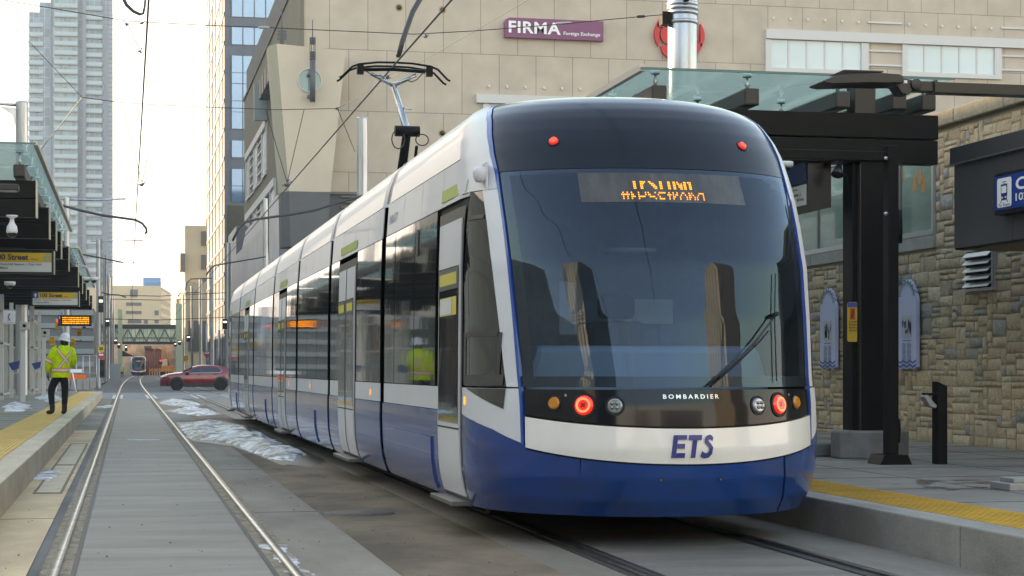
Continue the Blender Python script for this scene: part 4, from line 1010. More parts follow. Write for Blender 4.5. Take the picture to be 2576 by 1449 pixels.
for k in range(33):
    zz=tp(0,50+66.1*k).z
    if zz<15: break
    for (xa,xb,fy_) in ((198,303,1.0),(383,545,3.5),(604,724,1.2)):
        if xa==198 and k<2: continue
        o=MB(); o.box(tp(xa,0).x,tp(xb,0).x,YT-fy_,YT-fy_+1.0,zz-.10,zz+.10); s_=o.build('balcony',SLABM,rt)
        g=MB(); g.box(tp(xa,0).x,tp(xb,0).x,YT-fy_,YT-fy_+.06,zz+.17,zz+1.2); g.build('balustrade',RAIL,s_)
# ---- buildings out of frame; left one sized to block sun, all mirrored in tram
SUNBLOCKM=gridmat('unseen_sun_block_facade',(.50,.46,.39),(.36,.34,.31),3.1,3.6,.25,.35,.7,axis='Y')
b=MB(); b.box(-60,-32,-25,118,0,19); b.box(-60,-32,118,250,0,52); b.box(-60,-32,240,440,0,20); tag(b.build('unseen_sun_block_building',SUNBLOCKM),'unseen long grey building out of frame on the left, sized to block the sun','building')
b=MB(); b.box(-66,-44,-66,-34,0,58); tag(b.build('hotel_building',gridmat('hotel_f',(.66,.56,.40),(.08,.08,.08),4,3.6,.8,.9,.7)),'tan tower behind the photographer on the left side','building')
b=MB(); b.box(46,66,-50,-26,0,52); tag(b.build('court_building',gridmat('court_f',(.66,.56,.40),(.10,.09,.08),3.2,30,.6,.3,.7,axis='Y')),'tan ribbed building behind the photographer on the right side','building')
b=MB(); b.box(-60,-4,-150,-130,0,13); b.box(-4,70,-150,-130,0,17); b.prism([(-60,13),(-4,13),(-32,17)],-150,-130,'y'); tag(b.build('brick_hall',mat('brick_dull',(.16,.10,.07),.8,var=.4,scale=.2)),'low brick hall behind the photographer at the end of the street','building')
# ================================================================ STONE BUILDING (right)
XS=10.58; YS0,YS1=13.,34.; ZS=4.45
sb=thing('stone_building',(XS,22,0),'rough stone building with a green strip window behind the right platform','building')
STONE=bpy.data.materials.new('rubble_stone'); STONE.use_nodes=True; n=STONE.node_tree.nodes; l=STONE.node_tree.links; bs=n['Principled BSDF']
at=n.new('ShaderNodeAttribute'); at.attribute_name='tone'; tc=n.new('ShaderNodeTexCoord')
t=n.new('ShaderNodeTexNoise'); t.inputs['Scale'].default_value=14; t.inputs['Detail'].default_value=8; t.inputs['Roughness'].default_value=.7; l.new(tc.outputs['Object'],t.inputs['Vector'])
mr=n.new('ShaderNodeMapRange'); mr.inputs[1].default_value=.3; mr.inputs[2].default_value=.7; mr.inputs[3].default_value=.82; mr.inputs[4].default_value=1.25; l.new(t.outputs['Fac'],mr.inputs[0])
mx=n.new('ShaderNodeMix'); mx.data_type='RGBA'; mx.blend_type='MULTIPLY'; mx.inputs[0].default_value=1; l.new(at.outputs['Color'],mx.inputs[6]); l.new(mr.outputs[0],mx.inputs[7]); l.new(mx.outputs[2],bs.inputs['Base Color']); bs.inputs['Roughness'].default_value=.9
bp=n.new('ShaderNodeBump'); bp.inputs['Strength'].default_value=.9; bp.inputs['Distance'].default_value=.03; l.new(t.outputs['Fac'],bp.inputs['Height']); l.new(bp.outputs[0],bs.inputs['Normal'])
WZ0,WZ1=2.87,4.30; WY0=22.75      # strip window runs from WY0 to the far end
def masonry(b,y0,y1,z0,z1,seed):
    rnd=random.Random(seed); uy,uz=.125,.07
    ny=int((y1-y0)/uy); nz=int((z1-z0)/uz); used=[[0]*nz for _ in range(ny)]
    for j in range(nz):
        for i in range(ny):
            if used[i][j]: continue
            w_=rnd.choice([1,1,2,2,3,3,4]); h_=rnd.choice([1,1,2,2,2,3]); 
            if w_<2 and h_<2: w_=2
            ww=0
            while ww<w_ and i+ww<ny and not used[i+ww][j]: ww+=1
            hh=1
            while hh<h_ and j+hh<nz and all(not used[i+k][j+hh] for k in range(ww)): hh+=1
            for a in range(ww):
                for c_ in range(hh): used[i+a][j+c_]=1
            ya,yb=y0+i*uy+.007,y0+(i+ww)*uy-.007; za,zb=z0+j*uz+.006,z0+(j+hh)*uz-.006
            jj=lambda s=.010: rnd.uniform(-s,s)
            pal=rnd.random()
            if pal<.76: base=(.52,.405,.275)
            elif pal<.87: base=(.34,.325,.30)
            elif pal<.96: base=(.56,.47,.34)
            else: base=(.38,.28,.21)
            k=rnd.uniform(.86,1.10); base=tuple(x*k for x in base)
            # rounded, rough-faced stone: 4x3 height grid
            nx_,nz_=4,3; pr=rnd.uniform(.010,.024); cy,cz=rnd.uniform(-.02,.02),rnd.uniform(-.01,.01)
            co_=[jj() for _ in range(8)]
            def pt(a,c_):
                yy=lerp(ya,yb,a)+(1-c_)*lerp(co_[0],co_[1],a)+c_*lerp(co_[2],co_[3],a); zz=lerp(za,zb,c_)+(1-a)*lerp(co_[4],co_[5],c_)+a*lerp(co_[6],co_[7],c_)
                ed=min(a,1-a,c_,1-c_); e_=0 if ed<.01 else 1
                return (XS-(.004 if not e_ else pr+.012*NZ.noise(Vector((yy*9,zz*11,seed)))),yy,zz)
            g=[[0,.08,.5,.92,1][q] for q in range(5)]; gz=[0,.13,.87,1]
            vs=[pt(g[p],gz[q]) for q in range(4) for p in range(5)]
            fs=[(q*5+p,q*5+p+1,(q+1)*5+p+1,(q+1)*5+p) for q in range(3) for p in range(4)]
            b.idx(vs,fs,0,True,base)
b=MB(); masonry(b,YS0,YS1,.25,WZ0-.02,1); masonry(b,YS0,WY0-.0,WZ0-.02,ZS,2); b.build('stone_facing',STONE,sb)
b=MB(); b.box(XS+.001,XS+6,YS0,YS1,0,ZS); b.build('mortar_wall',mat('mortar',(.38,.33,.25),.95),sb)
b=MB(); y=YS0
rnd=random.Random(4)
while y<WY0+.5:
    L_=rnd.uniform(.9,1.5); b.box(XS-.10,XS+.5,y,y+L_-.012,ZS,ZS+.19,0,(.33,.29,.22)); y+=L_
b.build('coping_stone',STONE,sb,bevel=.015)
b=MB(); y=WY0-.0
while y<YS1: b.box(XS-.045,XS+.3,y,y+1.49,WZ0,WZ0+.18); y+=1.5
b.build('sill_band',CONC,sb,bevel=.006)
GREENG=mat('green_strip_glass',(.26,.37,.31),.06,coat=1.0,spec=.8,var=.3,scale=.5,stretch=(1,.5,2.5),bump=.03,bscale=1.5)
o=MB(); o.box(XS-.05,XS+.1,WY0,YS1,WZ0+.18,WZ0+.25); o.box(XS-.05,XS+.1,WY0,YS1,WZ1+.04,WZ1+.12); o.box(XS-.05,XS+.1,WY0,WY0+.06,WZ0+.25,WZ1+.04)
win=o.build('strip_window',mat('window_alu',(.5,.52,.54),.35,metal=.6),sb)
g=MB(); g.box(XS-.01,XS+.02,WY0+.06,YS1,WZ0+.25,WZ1+.04); g.build('pane',GREENG,win)
g=MB(); y=WY0+1.1
while y<YS1: g.box(XS-.03,XS,y,y+.06,WZ0+.25,WZ1+.04); y+=1.55
g.build('mullion',mat('mull_grey',(.13,.12,.13),.5),win)
g=MB()
for (u,v0,v1) in ((2302,440,480),(2316,425,462),(2324,440,484),(2268,420,450)):
    p=pX(u,v0,XS-.012); q=pX(u,v1,XS-.012); g.face([(XS-.014,p.y-.02,p.z),(XS-.014,p.y+.05,p.z),(XS-.014,q.y+.09,q.z),(XS-.014,q.y-.07,q.z)])
g.build('hanging_decoration',mat('orange_decor',(.40,.20,.06),.5),win)
# roof behind the coping
b=MB(); b.prism([(XS+.3,ZS+.19),(XS+6,ZS+1.15),(XS+6,ZS),(XS+.3,ZS)],YS0,YS1,'y'); b.build('metal_roof',mat('roof_grey',(.13,.14,.16),.45,metal=.3),sb)
b=MB()
for k in range(5):
    x=XS+.5+k*.5; b.tube([(x,YS0,ZS+.25+k*.085),(x,26,ZS+.25+k*.085)],.018,5)
b.build('roof_rail',mat('roof_rail_m',(.3,.31,.33),.4,metal=.6),sb)
# louvre vent in the wall
y0,y1=pX(2500.8,700,XS-.04).y,pX(2430,700,XS-.04).y; z0,z1=2.27,2.74
o=MB(); f=.035
o.box(XS-.065,XS+.02,y0,y0+f,z0,z1); o.box(XS-.065,XS+.02,y1-f,y1,z0,z1); o.box(XS-.065,XS+.02,y0,y1,z0-f,z0); o.box(XS-.065,XS+.02,y0,y1,z1,z1+f)
v=o.build('wall_vent',mat('vent_alu',(.48,.49,.5),.4,metal=.4),sb)
g=MB(); g.box(XS-.055,XS-.05,y0,y1,z0,z1); g.build('vent_shadow',GAP,v)
g=MB()
for k in range(5): 
    zz=z0+.01+k*.095; g.prism([(XS-.055,zz+.06),(XS-.115,zz),(XS-.115,zz+.008),(XS-.055,zz+.068)],y0+f,y1-f,'y')
g.build('vent_blade',MATS['vent_alu'],v)
# ---- grey metal canopy box with the station sign
cb=thing('entrance_canopy',(9.1,17,2.6),'dark grey metal entrance canopy box on the stone building','canopy')
PANELG=mat('panel_grey',(.10,.10,.108),.42,metal=.5,var=.12,scale=.6)
yl=pX(2400,500,9.1).y
b=MB(); y=yl
cuts=[yl,pX(2546,500,9.1).y,pX(2546,500,9.1).y-2.4,pX(2546,500,9.1).y-4.8]
for a,c_ in zip(cuts,cuts[1:]): b.box(9.1,XS+.2,c_+.004,a-.004,2.60,3.53)
b.build('fascia_panel',PANELG,cb,bevel=.004)
b=MB(); b.box(9.11,XS+.2,cuts[-1],yl-.01,2.585,3.7); b.build('canopy_core',GAP,cb)
b=MB(); b.box(9.06,XS+.2,cuts[-1],yl+.03,3.545,3.73); b.build('cap_flashing',mat('cap_grey',(.075,.078,.085),.4,metal=.4),cb,bevel=.006)
b=MB(); b.box(9.045,9.1,cuts[-1],yl+.04,3.530,3.545); b.build('drip_edge',mat('drip',(.35,.36,.38),.3,metal=.8),cb)
b=MB(); b.box(9.15,XS,cuts[-1],yl-.05,2.578,2.584); b.build('soffit',mat('soffit_wood',(.16,.10,.06),.6),cb)
# ---- blue station sign
sy=pX(2503,490,8.98).y
ss=thing('station_sign',(8.98,sy,2.9),'blue sign with a white tram symbol on the grey canopy, reading Churchill','station sign')
b=MB(); b.box(8.97,9.10,sy-2.6,sy,2.87,3.31); b.build('sign_box',BLACK,ss,bevel=.008)
b=MB(); b.box(8.962,8.969,sy-2.56,sy-.035,2.915,3.27); b.build('sign_face',mat('sign_blue',(.01,.05,.27),.3),ss)
def sf(u0,u1,z0,z1,x=8.958): return lambda a,c: Vector((x,lerp(sy-u0,sy-u1,a),lerp(z0,z1,c)))
def rrect(b,y0,y1,z0,z1,x,r,m=0,ax='x'):
    pts=[]
    for (cy,cz,a0) in ((y1-r,z1-r,0),(y0+r,z1-r,90),(y0+r,z0+r,180),(y1-r,z0+r,270)):
        for k in range(5): a=math.radians(a0+k*22.5); pts.append((cy+r*math.cos(a),cz+r*math.sin(a)))
    b.face([(x,p[0],p[1]) for p in pts] if ax=='x' else [(p[0],x,p[1]) for p in pts],m)
b=MB(); rrect(b,sy-.41,sy-.09,2.94,3.245,8.959,.03); 
for bd,f,bo in (('Churchill',sf(.50,1.75,3.09,3.22),.03),('102 Avenue',sf(.50,1.45,2.98,3.06),.015)): put_text(b,bd,f,bold=bo)
b.build('sign_symbol',LW,ss)
b=MB(); DB=mat('symbol_blue',(.01,.03,.16),.4)
def rb(y0,y1,z0,z1): rrect(b,sy-y1,sy-y0,z0,z1,8.957,.004)
rb(.18,.32,3.06,3.18); rb(.19,.31,3.012,3.062); b.face([(8.957,sy-.20,3.03),(8.957,sy-.16,2.985),(8.957,sy-.175,2.985),(8.957,sy-.215,3.03)]); b.face([(8.957,sy-.30,3.03),(8.957,sy-.34,2.985),(8.957,sy-.325,2.985),(8.957,sy-.285,3.03)]); rb(.2,.3,3.20,3.207); rb(.23,.27,3.185,3.192)
put_text(b,'To Trains',sf(.12,.38,2.948,2.978,8.957),bold=.01); b.build('tram_pictogram',DB,ss)
b=MB(); rrect(b,sy-.305,sy-.195,3.085,3.16,8.955,.012); rrect(b,sy-.23,sy-.205,3.03,3.05,8.955,.008); rrect(b,sy-.295,sy-.27,3.03,3.05,8.955,.008); b.build('pictogram_window',LW,ss)
# ---- blue heritage plaques
PQ=mat('plaque_blue',(.50,.56,.80),.6,var=.05,scale=2); PQ2=mat('plaque_teal',(.10,.25,.28),.6); PQ3=mat('plaque_wave',(.05,.12,.38),.6); INK=mat('plaque_ink',(.07,.08,.16),.7)
def plaque(yc,label,seed,z0=1.24,z1=2.46):
    t=thing('wall_plaque',(XS-.1,yc,z0),label,'plaque','blue heritage plaques on the stone wall'); hw=.31; xx=XS-.10
    pts=[]; zs_=z1-.27
    bot=[(-hw+2*hw*k/6,z0+(.0 if k%2 else .035)) for k in range(7)]
    side=[(hw,zs_),(hw-.03,zs_+.05)]
    top=[]
    for k in range(0,19):
        a=math.radians(8+164*k/18); r=1.0 if k%2==0 else .86; top.append((hw*.95*r*math.cos(a),zs_+.02+.27*r*math.sin(a)))
    poly=bot+side[:1]+top+[(-hw,zs_)]
    b=MB(); b.prism([(p[0]+yc,p[1]) for p in poly],xx,xx+.05,'x'); b.build('plaque_board',PQ,t)
    b=MB()
    for k in range(18):
        a0=math.radians(8+164*k/18); a1=math.radians(8+164*(k+1)/18); am=(a0+a1)/2
        ro=[(hw*.95*r*math.cos(a),zs_+.02+.27*r*math.sin(a)) for r,a in (((1.0 if k%2==0 else .86),a0),((.86 if k%2==0 else 1.0),a1),(.62,am))]
        if k%2==0 or True: b.face([(xx-.002,yc+p[0],p[1]) for p in ro])
    b.build('ray_border',PQ2,t)
    b=MB()
    for dz in (.015,.075):
        for k in range(6):
            ya,yb=-hw+2*hw*k/6,-hw+2*hw*(k+1)/6; za,zb=(z0+dz+(.0 if k%2 else .035)),(z0+dz+(.035 if k%2 else 0)); h_=.028 if dz>.05 else .035
            b.face([(xx-.003,yc+ya,za),(xx-.003,yc+yb,zb),(xx-.003,yc+yb,zb+h_),(xx-.003,yc+ya,za+h_)])
    b.build('wave_border',PQ3,t)
    b=MB(); b.box(xx-.004,xx,yc-.17,yc+.17,z1-.78,z1-.48); b.build('photo_panel',mat('photo_pale',(.45,.47,.55),.6),t)
    b=MB(); rnd=random.Random(seed)
    for k in range(16):
        ya=yc+rnd.uniform(-.15,.12); za=z1-.76+rnd.random()*.14; b.face([(xx-.006,ya,za),(xx-.006,ya+rnd.uniform(.015,.04),za),(xx-.006,ya+rnd.uniform(.01,.04),za+rnd.uniform(.04,.12)),(xx-.006,ya-.01,za+rnd.uniform(.04,.12))])
    put_text(b,'HERITAGE',lambda a,c: Vector((xx-.006,yc+lerp(.14,-.14,a),z1-.2+.05*math.sin(a*3.14)+c*.03)),bold=.01) if False else None
    b.build('photo_print',INK,t)
    b=MB()
    for col_ in (-1,1):
        for k in range(20):
            L_=.13 if k%5 else .09; z=z1-.86-k*.0155; ya=yc+(.155 if col_>0 else -.02); b.box(xx-.004,xx,ya-L_,ya,z-.006,z)
    b.box(xx-.004,xx,yc-.14,yc+.14,z1-.825,z1-.815); b.build('plaque_text',mat('text_grey',(.13,.15,.30),.7),t)
plaque(pX(2082,800,XS-.1).y,'blue heritage plaque with rayed top, left one, seen between tram and black column',3)
plaque(pX(2281,800,XS-.1).y,'blue heritage plaque with rayed top, half hidden behind the slim black post',5)
# ================================================================ SHELTERS
def shelter(name,label,x0,x1,y0,y1,beams,zg,purl,colx,sgn,side_ext=0.35,big=False):
    t=thing(name,((x0+x1)/2,y0,0),label,'shelter')
    for y in beams:
        b=MB(); b.box(x0,x1,y,y+.22,3.83,4.10); b.box(x0,x1,y+.01,y+.21,3.55,3.815); b.build('roof_beam',DSTEEL,t,bevel=.008)
        if not big:
            b=MB(); xe=x1 if sgn<0 else x0; b.box(xe-.012,xe+.012,y-.006,y+.226,3.54,4.11); b.build('beam_end_plate',mat('end_plate',(.50,.46,.38),.4,metal=.5),t)
    for x in purl:
        b=MB(); b.box(x-.085,x+.085,y0-.12,y1+.12,4.14,4.33); b.build('purlin',DSTEEL2,t,bevel=.02)
        yy=y0+.05
        b=MB()
        while yy<y1:
            b.tube([(x,yy,4.33),(x,yy,zg-.02)],.014,6); b.lathe([(0,-.035),(.05,-.03),(.05,-.01),(0,-.01)],(x,yy,zg),10); b.lathe([(.02,0),(.03,.03),(.02,.06)],(x,yy,4.36),8); yy+=1.8
        b.build('glass_fixing',GALV,t)
    # glass sheets with edge profile
    n=max(1,round((y1-y0)/9.))
    return t
CG=glassmat('canopy_glass',(.74,.82,.79),gloss=.05,rough=.03,opac=.5,base=(.70,.83,.77),trl=True)
EDGE=mat('canopy_edge',(.52,.47,.42),.4,metal=.4)
def glass_sheet(t,x0,x1,y0,y1,z,edge_x):
    b=MB(); b.box(x0,x1,y0,y1,z,z+.018); g=b.build('canopy_glass',CG,t)
    b=MB(); b.box(edge_x-.03,edge_x+.03,y0,y1,z-.02,z+.05); b.build('edge_profile',EDGE,t)
    b=MB(); b.box(min(x0,x1),max(x0,x1),y0-.015,y0,z-.006,z+.02); b.build('glass_edge',mat('glass_edge_m',(.05,.16,.15),.2),t)
# right shelter
RXs=[pY(u,0,19.1).x for u in (1658,1891,2120,2262,2336)]
rs=shelter('tram_shelter','black steel tram shelter with glass canopy on the right platform',5.55,8.93,19.2,33.,[19.15,22.9,26.5,30.2],4.5,RXs,None,1,big=True)
glass_sheet(rs,5.44,9.1,19.1,33.,4.5,5.46)
COLX=7.90
b=MB(); b.box(COLX-.015,COLX+.27,18.90,19.30,.55,3.56); b.box(COLX-.075,COLX-.015,18.97,19.25,.55,3.56); b.box(COLX-.30,COLX+.50,18.88,19.29,3.53,3.548); b.build('column',DSTEEL,rs,bevel=.006)
b=MB(); b.box(COLX-.02,COLX-.005,18.89,19.0,.55,3.5); b.build('column_flange',DSTEEL2,rs)
b=MB(); b.box(COLX+.05,COLX+.30,19.2,19.45,4.10,4.50); b.build('column_head',DSTEEL2,rs,bevel=.01)
PCX=8.02
b=MB()
def oct_(r,z0,z1,m=0):
    n_=8; pts=[(PCX+r*math.cos(math.pi/8+k*math.pi/4)*1.0,18.95+r*math.sin(math.pi/8+k*math.pi/4)*.8) for k in range(n_)]
    b.prism(pts,z0,z1,'z',m)
oct_(.44,ZR,.57); b.build('pedestal',asphalt('pedestal_concrete',(.25,.245,.24),(.17,.165,.16),3),rs,bevel=.02)
b=MB(); b.box(7.40,7.72,19.3,19.6,ZR,ZR+.15); b.box(7.1,7.39,19.3,19.6,ZR,ZR+.13); tag(b.build('kerb_block',asphalt('block_grey',(.16,.165,.17),(.1,.1,.105),3),bevel=.02),'low dark concrete block on the right platform beside the tram corner','concrete block')
# slim post with the sign frame
sp_=thing('sign_post',(7.74,17.66,ZR),'slim black post on a square base in front of the shelter column','post')
b=MB(); b.box(7.68,7.795,17.66,17.80,ZR+.09,3.56); b.build('post',DSTEEL,sp_,bevel=.006)
b=MB(); b.prism([(7.55,ZR),(7.90,ZR),(7.855,ZR+.10),(7.595,ZR+.10)],17.56,17.91,'y'); b.build('post_base',DSTEEL,sp_,bevel=.006)
b=MB(); b.box(6.2,7.70,17.70,17.78,3.40,3.495); b.build('cross_arm',DSTEEL,sp_,bevel=.005)
b=MB(); b.lathe([(0,-.01),(.02,-.01),(.02,0)],(7.63+.02,17.66,3.42),10,ax='y'); b.lathe([(0,-.01),(.02,-.01),(.02,0)],(7.65,17.66,2.85),10,ax='y'); b.build('bolt',GALV,sp_)
b=MB(); b.lathe([(0,.0),(.05,.0),(.055,.12),(.05,.34),(0,.36)],(7.81,17.73,2.55),10); b.lathe([(0,.0),(.03,.0),(.035,.12),(.03,.24),(0,.26)],(7.81,17.73,ZR+.22),10); b.build('cable_cover',DSTEEL,sp_)
# yellow warning sign on the column
yw=pY(2142,810,18.85)
ws=thing('warning_sign',(yw.x,18.83,1.5),'narrow yellow warning sign with blue top on the black column','warning sign')
b=MB(); rrect(b,yw.x-.062,yw.x+.05,1.545,1.98,18.81,.015,ax='y'); b.box(yw.x-.05,yw.x+.04,18.811,18.85,1.56,1.965); b.build('sign_plate',mat('sign_yellow',(.58,.35,.03),.5),ws,norm=False)
b=MB(); b.box(yw.x-.062,yw.x+.05,18.802,18.808,1.925,1.975); b.build('blue_header',mat('header_blue',(.04,.08,.30),.5),ws)
b=MB(); b.box(yw.x-.032,yw.x+.02,18.802,18.808,1.79,1.91); b.build('red_panel',mat('warn_red',(.45,.06,.02),.5),ws)
b=MB(); b.tube([(yw.x-.02,18.80,1.81),(yw.x+.008,18.80,1.89)],.006,5)
for k,s in enumerate(('No Unauthorized','Persons','On','Tracks or Tunnels')):
    put_text(b,s,rectfn((yw.x-.05,18.800,1.755-k*.032),(yw.x+.04,18.800,1.755-k*.032),(yw.x-.05,18.800,1.775-k*.032)),bold=.02)
b.build('warning_text',BLACK,ws)
# bollard with foot pedal
bd=thing('card_reader_post',(8.22,17.53,ZR),'short black post with a grey angled reader head, right of the slim post','post')
b=MB(); b.prism([(8.17,ZR),(8.28,ZR),(8.28,1.07),(8.17,1.12)],17.54,17.68,'y'); b.build('post',DSTEEL,bd,bevel=.006)
b=MB(); b.prism([(8.045,1.0),(8.17,1.0),(8.17,.97),(8.05,.985)],17.56,17.66,'y'); b.build('bracket',DSTEEL,bd)
b=MB(); b.prism([(8.03,.96),(8.06,.985),(8.17,.87),(8.16,.84),(8.09,.86)],17.55,17.67,'y'); b.build('reader_head',mat('reader_grey',(.33,.34,.36),.35,metal=.4),bd,bevel=.008)
# hanging platform sign under the beam
hs=thing('platform_sign',(7.410,19.35,3.05),'blue and white hanging line sign box under the right shelter beam','platform sign')
b=MB(); b.box(7.410,7.680,19.23,21.05,3.05,3.56); b.build('sign_box',BLACK,hs)
b=MB(); b.box(7.398,7.408,19.28,21.00,3.34,3.545); b.build('blue_face',mat('face_blue',(.012,.035,.13),.3),hs)
b=MB(); b.box(7.398,7.408,19.28,21.00,3.08,3.31); b.build('white_face',mat('face_white',(.55,.56,.56),.4),hs)
b=MB(); hsf=lambda y0,y1,z0,z1:(lambda a,c:Vector((7.392,lerp(y0,y1,a),lerp(z0,z1,c))))
for s,y0,y1,z0 in (('Grey Nuns',19.73,19.53,3.255),('Mill Woods',19.53,19.33,3.135),('Millbourne',19.93,19.71,3.145),('Woodvale',19.93,19.73,3.105)): put_text(b,s,hsf(y0,y1,z0,z0+.03),bold=.03)
b.build('sign_text',BLACK,hs)
b=MB(); b.box(7.392,7.397,19.43,20.35,3.195,3.22); b.build('line_diagram',mat('line_green',(.03,.22,.03),.5),hs)
b=MB()
for y in (19.45,19.65,19.80,20.05): b.box(7.386,7.391,y,y+.015,3.198,3.217)
b.build('stop_marks',LW,hs)
# dome camera and floodlight under the beam
def domecam(x,y,z,label,s=1.,group='dome cameras under the shelters',long=False):
    t=thing('dome_camera',(x,y,z),label,'camera',group)
    b=MB(); b.lathe([(0,0),(.085*s,0),(.09*s,-.02*s),(.085*s,-.05*s),(.06*s,-.065*s),(0,-.065*s)] if not long else [(0,0),(.085,0),(.085,-.02),(.03,-.05),(.035,-.10),(.05,-.13),(.075,-.17),(.085,-.24),(.08,-.27),(0,-.27)],(x,y,z),18); b.build('housing',mat('camera_white',(.68,.68,.68),.4),t)
    b=MB(); zz=z-(.065*s if not long else .27); r=.052*s if not long else .072
    b.lathe([(r,0),(r*.95,-r*.4),(r*.6,-r*.85),(0,-r)],(x,y,zz),16); b.build('lens_dome',mat('dome_black',(.01,.01,.012),.05,coat=1.),t); return t
c=pD(1975,407,19.6); domecam(c.x,c.y,3.40+.07,'white dome camera under the right shelter beam beside the tram')
fl_=thing('floodlight',(7.55,20.5,3.4),'small black adjustable spotlight hanging under the right shelter beam','spotlight')
c=pD(2108,430,20.1); fl_.location=c
b=MB(); b.lathe([(0,-.07),(.03,-.07),(.05,-.01),(.07,.05),(.068,.055),(0,.04)],(0,0,0),16); 
R_=Matrix.Translation(c)@Matrix.Rotation(math.radians(200),4,'Y')@Matrix.Rotation(math.radians(20),4,'X'); b.v=[tuple(R_@Vector(p)) for p in b.v]; b.build('lamp_head',BLACK,fl_)
b=MB(); b.tube([c+Vector((.01,0,.05)),c+Vector((.02,0,.12)),c+Vector((.0,0,.20))],.014,6); b.tube([c+Vector((.04,0,.0)),c+Vector((.1,0,-.06)),c+Vector((.12,0,-.12))],.004,5); b.box(c.x-.08,c.x+.08,c.y-.05,c.y+.05,c.z+.19,c.z+.21); b.build('lamp_bracket',BLACK,fl_)
# street lamp arm entering from the right
sl_=thing('street_lamp',(8.7,15.6,0),'black flat street lamp head on a horizontal arm entering from the right edge','street lamp')
dd=15.6
def lp(u,v): return pY(u,v,15.2)
b=MB(); pts=[lp(2055,209),lp(2090,196),lp(2120,192),lp(2205,190),lp(2246,193),lp(2255,198),lp(2258,214),lp(2215,215),lp(2170,214),lp(2075,217),lp(2057,213)]
b.prism([(p.x,p.z) for p in pts],15.05,15.40,'y'); b.build('lamp_head',BLACK,sl_,bevel=.006)
b=MB(); pts=[lp(2245,196),lp(2262,198),lp(2290,205),lp(2305,207),lp(2305,228),lp(2290,226),lp(2280,240),lp(2262,238),lp(2250,220),lp(2240,214)]
b.prism([(p.x,p.z) for p in pts],15.13,15.32,'y'); q=lp(2296,216); b.lathe([(0,-.11),(.05,-.11),(.055,-.09),(.055,.09),(0,.1)],(q.x,15.22,q.z),16,ax='y'); b.build('lamp_knuckle',BLACK,sl_,bevel=.004)
b=MB(); q=lp(2060,210); 
for k in range(26): 
    x=lerp(lp(2072,0).x,lp(2205,0).x,k/25); b.box(x-.004,x+.004,15.06,15.39,lp(2300,191).z,lp(2300,187.5+max(0,(8-k))*.6).z) if k>6 else None
b.build('cooling_fin',BLACK,sl_)
b=MB(); b.box(lp(2083,0).x,lp(2125,0).x,15.09,15.36,lp(2300,218.0).z,lp(2300,216.5).z); b.build('led_panel',mat('led_panel_off',(.35,.34,.32),.3),sl_)
b=MB(); q0,q1=lp(2263,205),lp(2273,213); b.box(q0.x,q1.x,15.12,15.129,q1.z,q0.z); b.build('rating_label',LW,sl_)
b=MB(); a0=lp(2304,217); 
b.box(a0.x,lp(2345,0).x,15.15,15.30,lp(2300,229).z,lp(2300,206).z); b.box(lp(2343,0).x,lp(2349,0).x,15.12,15.33,lp(2300,233).z,lp(2300,203).z)
b.box(lp(2349,0).x,8.7,15.14,15.31,lp(2300,232.5).z,lp(2300,207).z); b.build('lamp_arm',DSTEEL2,sl_)
b=MB(); b.tube([(8.7,15.22,ZR),(8.7,15.22,lp(2300,200).z+.3)],.09,12); b.build('pole',DSTEEL,sl_)
b=MB(); c=pZ(2560,1233,ZR); b.box(c.x-.12,c.x+.5,c.y-.1,c.y+.25,ZR,ZR+.06); b.box(c.x-.06,c.x+.5,c.y-.05,c.y+.2,ZR+.06,ZR+.10); tag(b.build('post_footing',mat('footing',(.3,.3,.29),.7),bevel=.008),'low grey metal footing on the right platform at the picture edge','footing')
# ================================================================ LEFT SHELTER
XLB=-1.35
ls=shelter('tram_shelter','dark shelter roof of stepped beams with glass edge over the left platform',-6.2,XLB,28.6,77,[28.6,33.3,36.4,39.2,44.2,52.7,57.5,62.6,67.8,73.2],4.55,[-1.6,-3.2,-4.8],None,-1)
for (y0,y1) in ((28.3,46.2),(52.8,60.8),(62.6,70.5),(71.5,78)): glass_sheet(ls,-6.0,XLB,y0,y1,4.62,XLB)
for y in (29.5,39,48.5,58,67.5,76):
    b=MB(); b.box(-5.2,-4.95,y,y+.25,ZL,3.55); b.build('column',DSTEEL,ls,bevel=.01)
b=MB()
for k in range(8): b.box(-6.1,-1.9,30+k*6,30.08+k*6,3.545,3.549); 
b.build('cable_tray',DSTEEL2,ls)
# lamp head near the top left
b=MB(); a=pY(-60,462,26.5); c=pY(47,470,26.5); b.box(a.x,c.x,26.4,26.7,c.z-.055,c.z+.03); b.box(a.x-2,a.x,26.5,26.58,c.z-.03,c.z+.03)
slm=tag(b.build('shelter_lamp',BLACK,bevel=.012),'flat black lamp head at the left picture edge above the left platform','lamp')
b=MB(); b.box(c.x-.30,c.x-.03,26.42,26.68,c.z-.062,c.z-.056); b.build('led_panel',MATS['led_panel_off'],slm)
